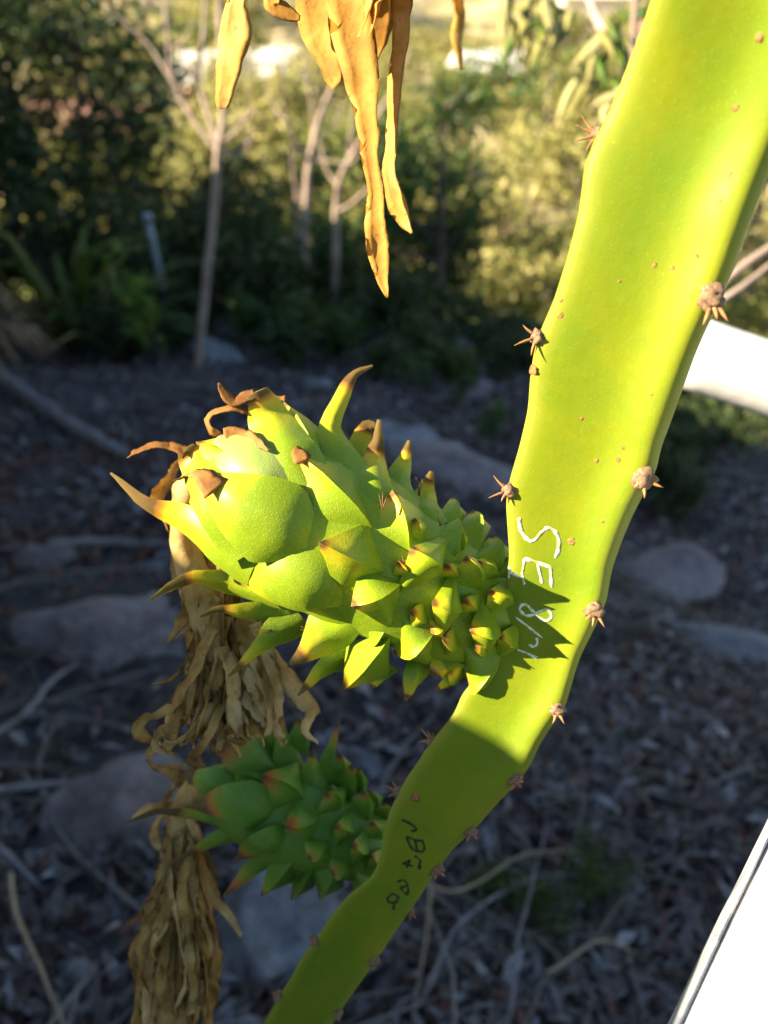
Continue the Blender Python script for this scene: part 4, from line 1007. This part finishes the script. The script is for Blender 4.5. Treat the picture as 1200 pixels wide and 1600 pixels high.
S([(470, 1330), (441, 1356), (406, 1401)], [12, 20, 2], .9, .5, [-12, 10, 12], yel=.4)
S([(494, 1348), (474, 1374), (454, 1407)], [12, 15, 2], .9, .5, [-12, 8, 8], yel=.4)
S([(532, 1342), (512, 1370), (498, 1406)], [12, 21, 3], .9, .5, [-12, 10, 10], yel=.4)
for q, w_ in [([(532, 1264), (516, 1252), (508, 1238)], [8, 30, 8]), ([(550, 1300), (533, 1295), (524, 1288)], [8, 30, 8]), ([(512, 1312), (496, 1324), (482, 1345)], [8, 26, 6]), ([(575, 1328), (558, 1325), (550, 1318)], [8, 30, 8]), ([(548, 1252), (539, 1226), (549, 1192)], [10, 16, 3]),
              ([(566, 1246), (557, 1222), (560, 1199)], [10, 12, 3]), ([(576, 1282), (563, 1262), (566, 1234)], [9, 19, 4]), ([(590, 1270), (577, 1252), (578, 1233)], [9, 14, 3]), ([(604, 1280), (594, 1266), (600, 1256)], [9, 14, 4]), ([(596, 1310), (583, 1298), (580, 1282)], [9, 22, 5]), ([(545, 1345), (530, 1352), (520, 1368)], [9, 24, 6]),
              ([(598, 1350), (585, 1345), (580, 1335)], [9, 22, 6]), ([(580, 1370), (560, 1374), (548, 1385)], [10, 24, 6]), ([(606, 1372), (592, 1374), (585, 1386)], [10, 20, 6])]:
    S(q, w_, .93, .55, [-12, 14, 20], yel=.3)

# ------------------------------------------------------------------ withered flowers
def ribbon(root, pts, wid, mat, seed, tw=.6, crk=.0017, name='petal', N0=None, h=.10, cup=.45, n=26, cf=105):
    W = [P(*q) for q in pts]; s_ = W and pts[0][2] / F
    v, f, t = loft(W, [q * s_ * (.88 if mat is M['dry'] else 1) for q in wid], N0 or (CZ + CX * math.sin(seed) * .6).normalized(), n, 5, h, .02, twist=tw, crinkle=crk, cfreq=cf, seed=seed, cup=cup)
    return mk(name, v, f, mat, root)
wf1 = tag(empty('withered_flower', P(300, 745, .318)), 'long brown withered flower hanging behind the large fruit', 'withered flower')
rr = random.Random(12); D = .345
v, f = tube([P(318, 745, .318), P(292, 770, .335), P(288, 850, D), P(318, 940, D), P(345, 1030, D)], [.006, .0065, .0065, .009, .006], 24, 9)
v = [tuple(Vector(q) + nvec(Vector(q) * 160) * .0022) for q in v]; mk('flower_tube', v, f, M['dry'], wf1)
RB = [([(286, 722), (256, 755), (243, 788), (262, 832)], [5, 14, 12, 2]), ([(300, 745), (284, 800), (280, 880), (300, 950)], [14, 16, 17, 10]), ([(312, 880), (288, 960), (262, 1004)], [14, 12, 2]), ([(325, 930), (296, 985), (266, 1008)], [12, 9, 2]),
      ([(330, 950), (305, 1015), (276, 1055), (238, 1072)], [14, 12, 9, 7]), ([(335, 980), (292, 1070), (262, 1112), (226, 1124), (219, 1145), (245, 1158)], [14, 12, 10, 9, 10, 5]), ([(345, 1010), (332, 1090), (302, 1142), (262, 1158), (254, 1138)], [14, 14, 12, 9, 5]),
      ([(345, 980), (362, 1060), (366, 1120), (378, 1152)], [16, 15, 13, 8]), ([(375, 960), (408, 1040), (420, 1105), (414, 1148)], [20, 24, 22, 18]), ([(395, 980), (440, 1045), (468, 1085), (492, 1120)], [14, 17, 18, 12]), ([(488, 1112), (478, 1140), (500, 1160)], [8, 8, 4]),
      ([(350, 960), (340, 1040), (330, 1100), (335, 1150)], [18, 18, 14, 8]), ([(330, 930), (325, 1010), (298, 1080), (290, 1130)], [18, 16, 12, 6]), ([(380, 950), (390, 1040), (392, 1110), (398, 1150)], [18, 20, 18, 10]), ([(400, 970), (425, 1050), (440, 1120)], [14, 14, 6]),
      ([(318, 1040), (345, 1090), (325, 1150), (300, 1185), (322, 1196)], [9, 10, 9, 9, 4]), ([(300, 1120), (262, 1140), (240, 1165), (275, 1185)], [8, 9, 9, 4]), ([(330, 850), (345, 930), (352, 1000)], [18, 22, 16])]
for k, (p_, w_) in enumerate(RB):
    ribbon(wf1, [(a, c, D + rr.uniform(-.008, .006)) for a, c in p_], w_, M['dry'], k + 1, rr.uniform(-1.2, 1.2))
for k in range(46):
    x0 = rr.uniform(300, 375); y0 = rr.uniform(880, 980); x1 = rr.uniform(255, 440); y1 = rr.uniform(1060, 1165)
    ribbon(wf1, [(x0, y0, D + .004), ((x0 * .6 + x1 * .4) + rr.uniform(-10, 10), y0 * .5 + y1 * .5, D + rr.uniform(-.004, .016)), (x1, y1, D + rr.uniform(-.006, .018)), (x1 + rr.uniform(-25, 15), y1 + rr.uniform(0, 25), D + rr.uniform(-.006, .018))], [8, rr.uniform(8, 15), rr.uniform(6, 12), 3], M['dry'], 40 + k, rr.uniform(-2.2, 2.2))
wf2 = tag(empty('withered_flower', P(310, 1235, .40)), 'shaggy tan withered flower hanging from the smaller fruit', 'withered flower')
D = .412
v, f = tube([P(325, 1222, .398), P(292, 1245, .405), P(280, 1300, D), P(278, 1380, D), P(275, 1500, D), P(272, 1640, D)], [.006, .0065, .007, .011, .013, .010], 30, 9)
v = [tuple(Vector(q) + nvec(Vector(q) * 140) * .003) for q in v]; mk('flower_tube', v, f, M['dry'], wf2)
RB = [([(290, 1250), (265, 1260), (235, 1262), (205, 1278)], [9, 8, 8, 2]), ([(280, 1270), (250, 1275), (240, 1310), (262, 1340)], [10, 9, 8, 4]), ([(300, 1290), (310, 1350), (335, 1400), (376, 1462)], [12, 15, 13, 3]), ([(265, 1350), (240, 1400), (198, 1447)], [12, 11, 2]),
      ([(255, 1440), (215, 1480), (207, 1512), (225, 1555), (240, 1600)], [6, 5, 5, 5, 4]), ([(285, 1280), (300, 1340), (318, 1420), (338, 1500), (320, 1620)], [10, 15, 15, 12, 10]), ([(270, 1290), (255, 1380), (235, 1480), (220, 1600)], [12, 16, 16, 14]),
      ([(250, 1160), (232, 1185), (255, 1200), (290, 1195)], [8, 9, 8, 5]), ([(320, 1190), (290, 1215), (255, 1205), (225, 1190)], [12, 10, 8, 3]), ([(300, 1240), (280, 1220), (262, 1235), (255, 1270)], [11, 10, 8, 5]), ([(300, 1300), (330, 1350), (345, 1370)], [6, 6, 2]), ([(290, 1270), (312, 1310), (322, 1345)], [8, 8, 3])]
for k, (p_, w_) in enumerate(RB):
    ribbon(wf2, [(a, c, D + rr.uniform(-.01, .006)) for a, c in p_], w_, M['dry'], k + 80, rr.uniform(-1.2, 1.2))
for k in range(70):
    x0 = rr.uniform(258, 305); y0 = rr.uniform(1280, 1420); x1 = rr.uniform(212, 338); y1 = rr.uniform(1450, 1600)
    dz = rr.uniform(-.020, .004)
    ribbon(wf2, [(x0, y0, D + dz * .3), ((x0 + x1) / 2 + rr.uniform(-8, 8), (y0 + y1) / 2, D + dz), (x1, y1, D + dz), (x1 * .8 + 272 * .2 + rr.uniform(-12, 12), y1 + rr.uniform(20, 70), D + dz)], [7, rr.uniform(7, 13), rr.uniform(6, 12), 3], M['dry'], 120 + k, rr.uniform(-2.4, 2.4))
# golden petals hanging into the top of the picture
wf3 = tag(empty('withered_flower', P(545, -170, .285)), 'golden withered flower whose long dry petals hang above the fruits', 'withered flower')
g_ = M['gold']
v, f = tube([P(560, -330, .285), P(552, -230, .285), P(545, -140, .285), P(540, -60, .285)], [.008, .009, .013, .009], 18, 10); mk('flower_tube', v, f, M['dry'], wf3)
G = [([(470, -120), (415, -40), (372, 5), (372, 60), (360, 115), (348, 172)], [10, 14, 16, 32, 24, 9], .278, .5), ([(500, -120), (450, -30), (425, 5), (445, 20), (470, 25)], [10, 16, 16, 13, 3], .29, .3),
     ([(520, -130), (545, -20), (558, 60), (572, 140), (580, 215), (586, 290), (592, 350), (595, 395), (600, 440), (606, 466)], [16, 34, 34, 26, 16, 13, 15, 20, 9, 2], .280, .45), ([(505, -120), (495, -20), (502, 50), (518, 100), (528, 132)], [14, 36, 30, 20, 12], .303, .2),
     ([(560, -120), (590, -20), (592, 40), (586, 100)], [14, 30, 26, 6], .318, .3), ([(590, -120), (628, -20), (628, 60), (618, 150), (616, 220), (609, 275), (622, 315), (638, 345), (645, 364)], [14, 16, 16, 15, 12, 12, 19, 13, 3], .288, .5),
     ([(640, -140), (710, -60), (718, 10), (716, 60), (722, 108)], [8, 14, 17, 16, 6], .46, .4), ([(555, -130), (580, -40), (578, 20), (562, 60)], [10, 12, 12, 6], .266, .6), ([(610, -120), (612, -30), (590, 20), (575, 60)], [8, 12, 11, 4], .272, .5)]
for k, (p_, w_, d, tw) in enumerate(G):
    d0 = .285
    ribbon(wf3, [(a, c, d0 + (d - d0) * min(1, i / 1.5)) for i, (a, c) in enumerate(p_)], w_, g_, 200 + k, tw if k in (5, 7, 8) else tw * .5 - .2, .0015, N0=(CZ - CX * .35).normalized(), n=34, cup=.35 if k != 2 else .7, cf=85)
br = tag(empty('cactus_branch', P(700, -380, .26)), 'green cactus branch above that carries the golden withered flower', 'cactus stem')
v, f = tube([P(1180, -210, .225), P(1010, -330, .235), P(800, -390, .26), P(560, -345, .285), P(420, -300, .31)], [.016, .018, .018, .016, .008], 30, 12); mk('stem_body', v, f, M['stem'], br, {'crest': [0] * len(v)})

# ------------------------------------------------------------------ white pipe and rail
pp = tag(empty('support_pipe', P(1130, 590, .6)), 'thick white plastic pipe end behind the cactus stem', 'pipe')
a0, a1 = P(1015, 530, .62), P(2300, 962, .66); ad = (a1 - a0).normalized(); rp = .0295
pts = [a0, a0 + ad * .002, a1]
v, f = tube([a0, a0 + ad * .3, a1], [rp, rp, rp], 12, 40); mk('pipe', v, f, M['pipe'], pp)
v, f = tube([a0 - ad * .002, a0 + ad * .006], [rp * 1.03, rp * 1.03], 3, 40); mk('end_cap', v, f, M['pipe'], pp)
q = a1 - ad * .02
v, f = tube([Vector((q.x, q.y, gz(q.x, q.y) - .1)), Vector((q.x, q.y, q.z + .08))], [.03, .03], 4, 24); mk('post', v, f, M['pipe'], pp)

r1 = P(1200, 1319, .27); r2 = P(1066, 1600, .2252)
zt = r1.z; rd = Vector((r1.x - r2.x, r1.y - r2.y, 0)).normalized(); rn = Vector((rd.y, -rd.x, 0))
e0 = Vector((r1.x, r1.y, zt))
rl_ = tag(empty('handrail', Vector((e0.x, e0.y, gz(e0.x, e0.y))) ), 'weathered white painted timber handrail in full sun', 'handrail')
bm = bmesh.new()
prof_ = [(.002, -.013), (0, -.012), (0, -.004), (.0012, -.0012), (.004, 0), (.03, .0012), (.06, .0012), (.099, 0), (.1035, -.0018), (.105, -.004), (.105, -.012), (.103, -.013)]
nS = 130; V, Fc = [], []
for i in range(nS):
    k = -.45 + 2.55 * i / (nS - 1)
    for a, c in prof_:
        q = e0 + rd * k + rn * a + Vector((0, 0, c)); q += nvec(q * 30) * .0007; V.append(tuple(q))
m = len(prof_)
for i in range(nS - 1):
    for j in range(m):
        k = (j + 1) % m; Fc.append((i * m + j, i * m + k, (i + 1) * m + k, (i + 1) * m + j))
Fc.append(tuple(range(m - 1, -1, -1))); Fc.append(tuple((nS - 1) * m + j for j in range(m)))
mk('rail', V, Fc, M['rail'], rl_, smooth=False)
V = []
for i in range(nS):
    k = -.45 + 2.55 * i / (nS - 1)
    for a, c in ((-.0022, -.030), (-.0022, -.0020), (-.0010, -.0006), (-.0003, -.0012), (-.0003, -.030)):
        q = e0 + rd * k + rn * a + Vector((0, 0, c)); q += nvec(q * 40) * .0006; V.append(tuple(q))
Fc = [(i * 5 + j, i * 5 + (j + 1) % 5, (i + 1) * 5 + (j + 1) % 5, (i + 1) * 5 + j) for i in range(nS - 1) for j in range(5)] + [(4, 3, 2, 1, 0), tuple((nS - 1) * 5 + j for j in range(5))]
mk('shade_strip', V, Fc, M['railshade'], rl_, smooth=False)  # strip added along the side to carry its painted shade
for kk in (-.40, 2.0):
    c0 = e0 + rd * kk + rn * .052; zb = gz(c0.x, c0.y) - .1; h = .038; V = []
    for a in (-h, h):
        for b_ in (-h, h):
            q = c0 + rd * a + rn * b_; V += [(q.x, q.y, zb), (q.x, q.y, zt - .0135)]
    mk('post', V, [(0, 1, 3, 2), (4, 6, 7, 5), (0, 4, 5, 1), (2, 3, 7, 6), (1, 5, 7, 3), (0, 2, 6, 4)], M['rail'], rl_, smooth=False)
for k, (a, c) in enumerate([(.018, .09), (.03, -.02), (.045, .02), (.022, -.09)]):
    q = e0 + rd * c + rn * a + Vector((0, 0, .0005)); v, f = blob(q, Vector((0, 0, 1)), .0022, k * 5, .3); mk('paint_blister', v, f, M['rock_grey'] if k % 2 else M['rail'], rl_)
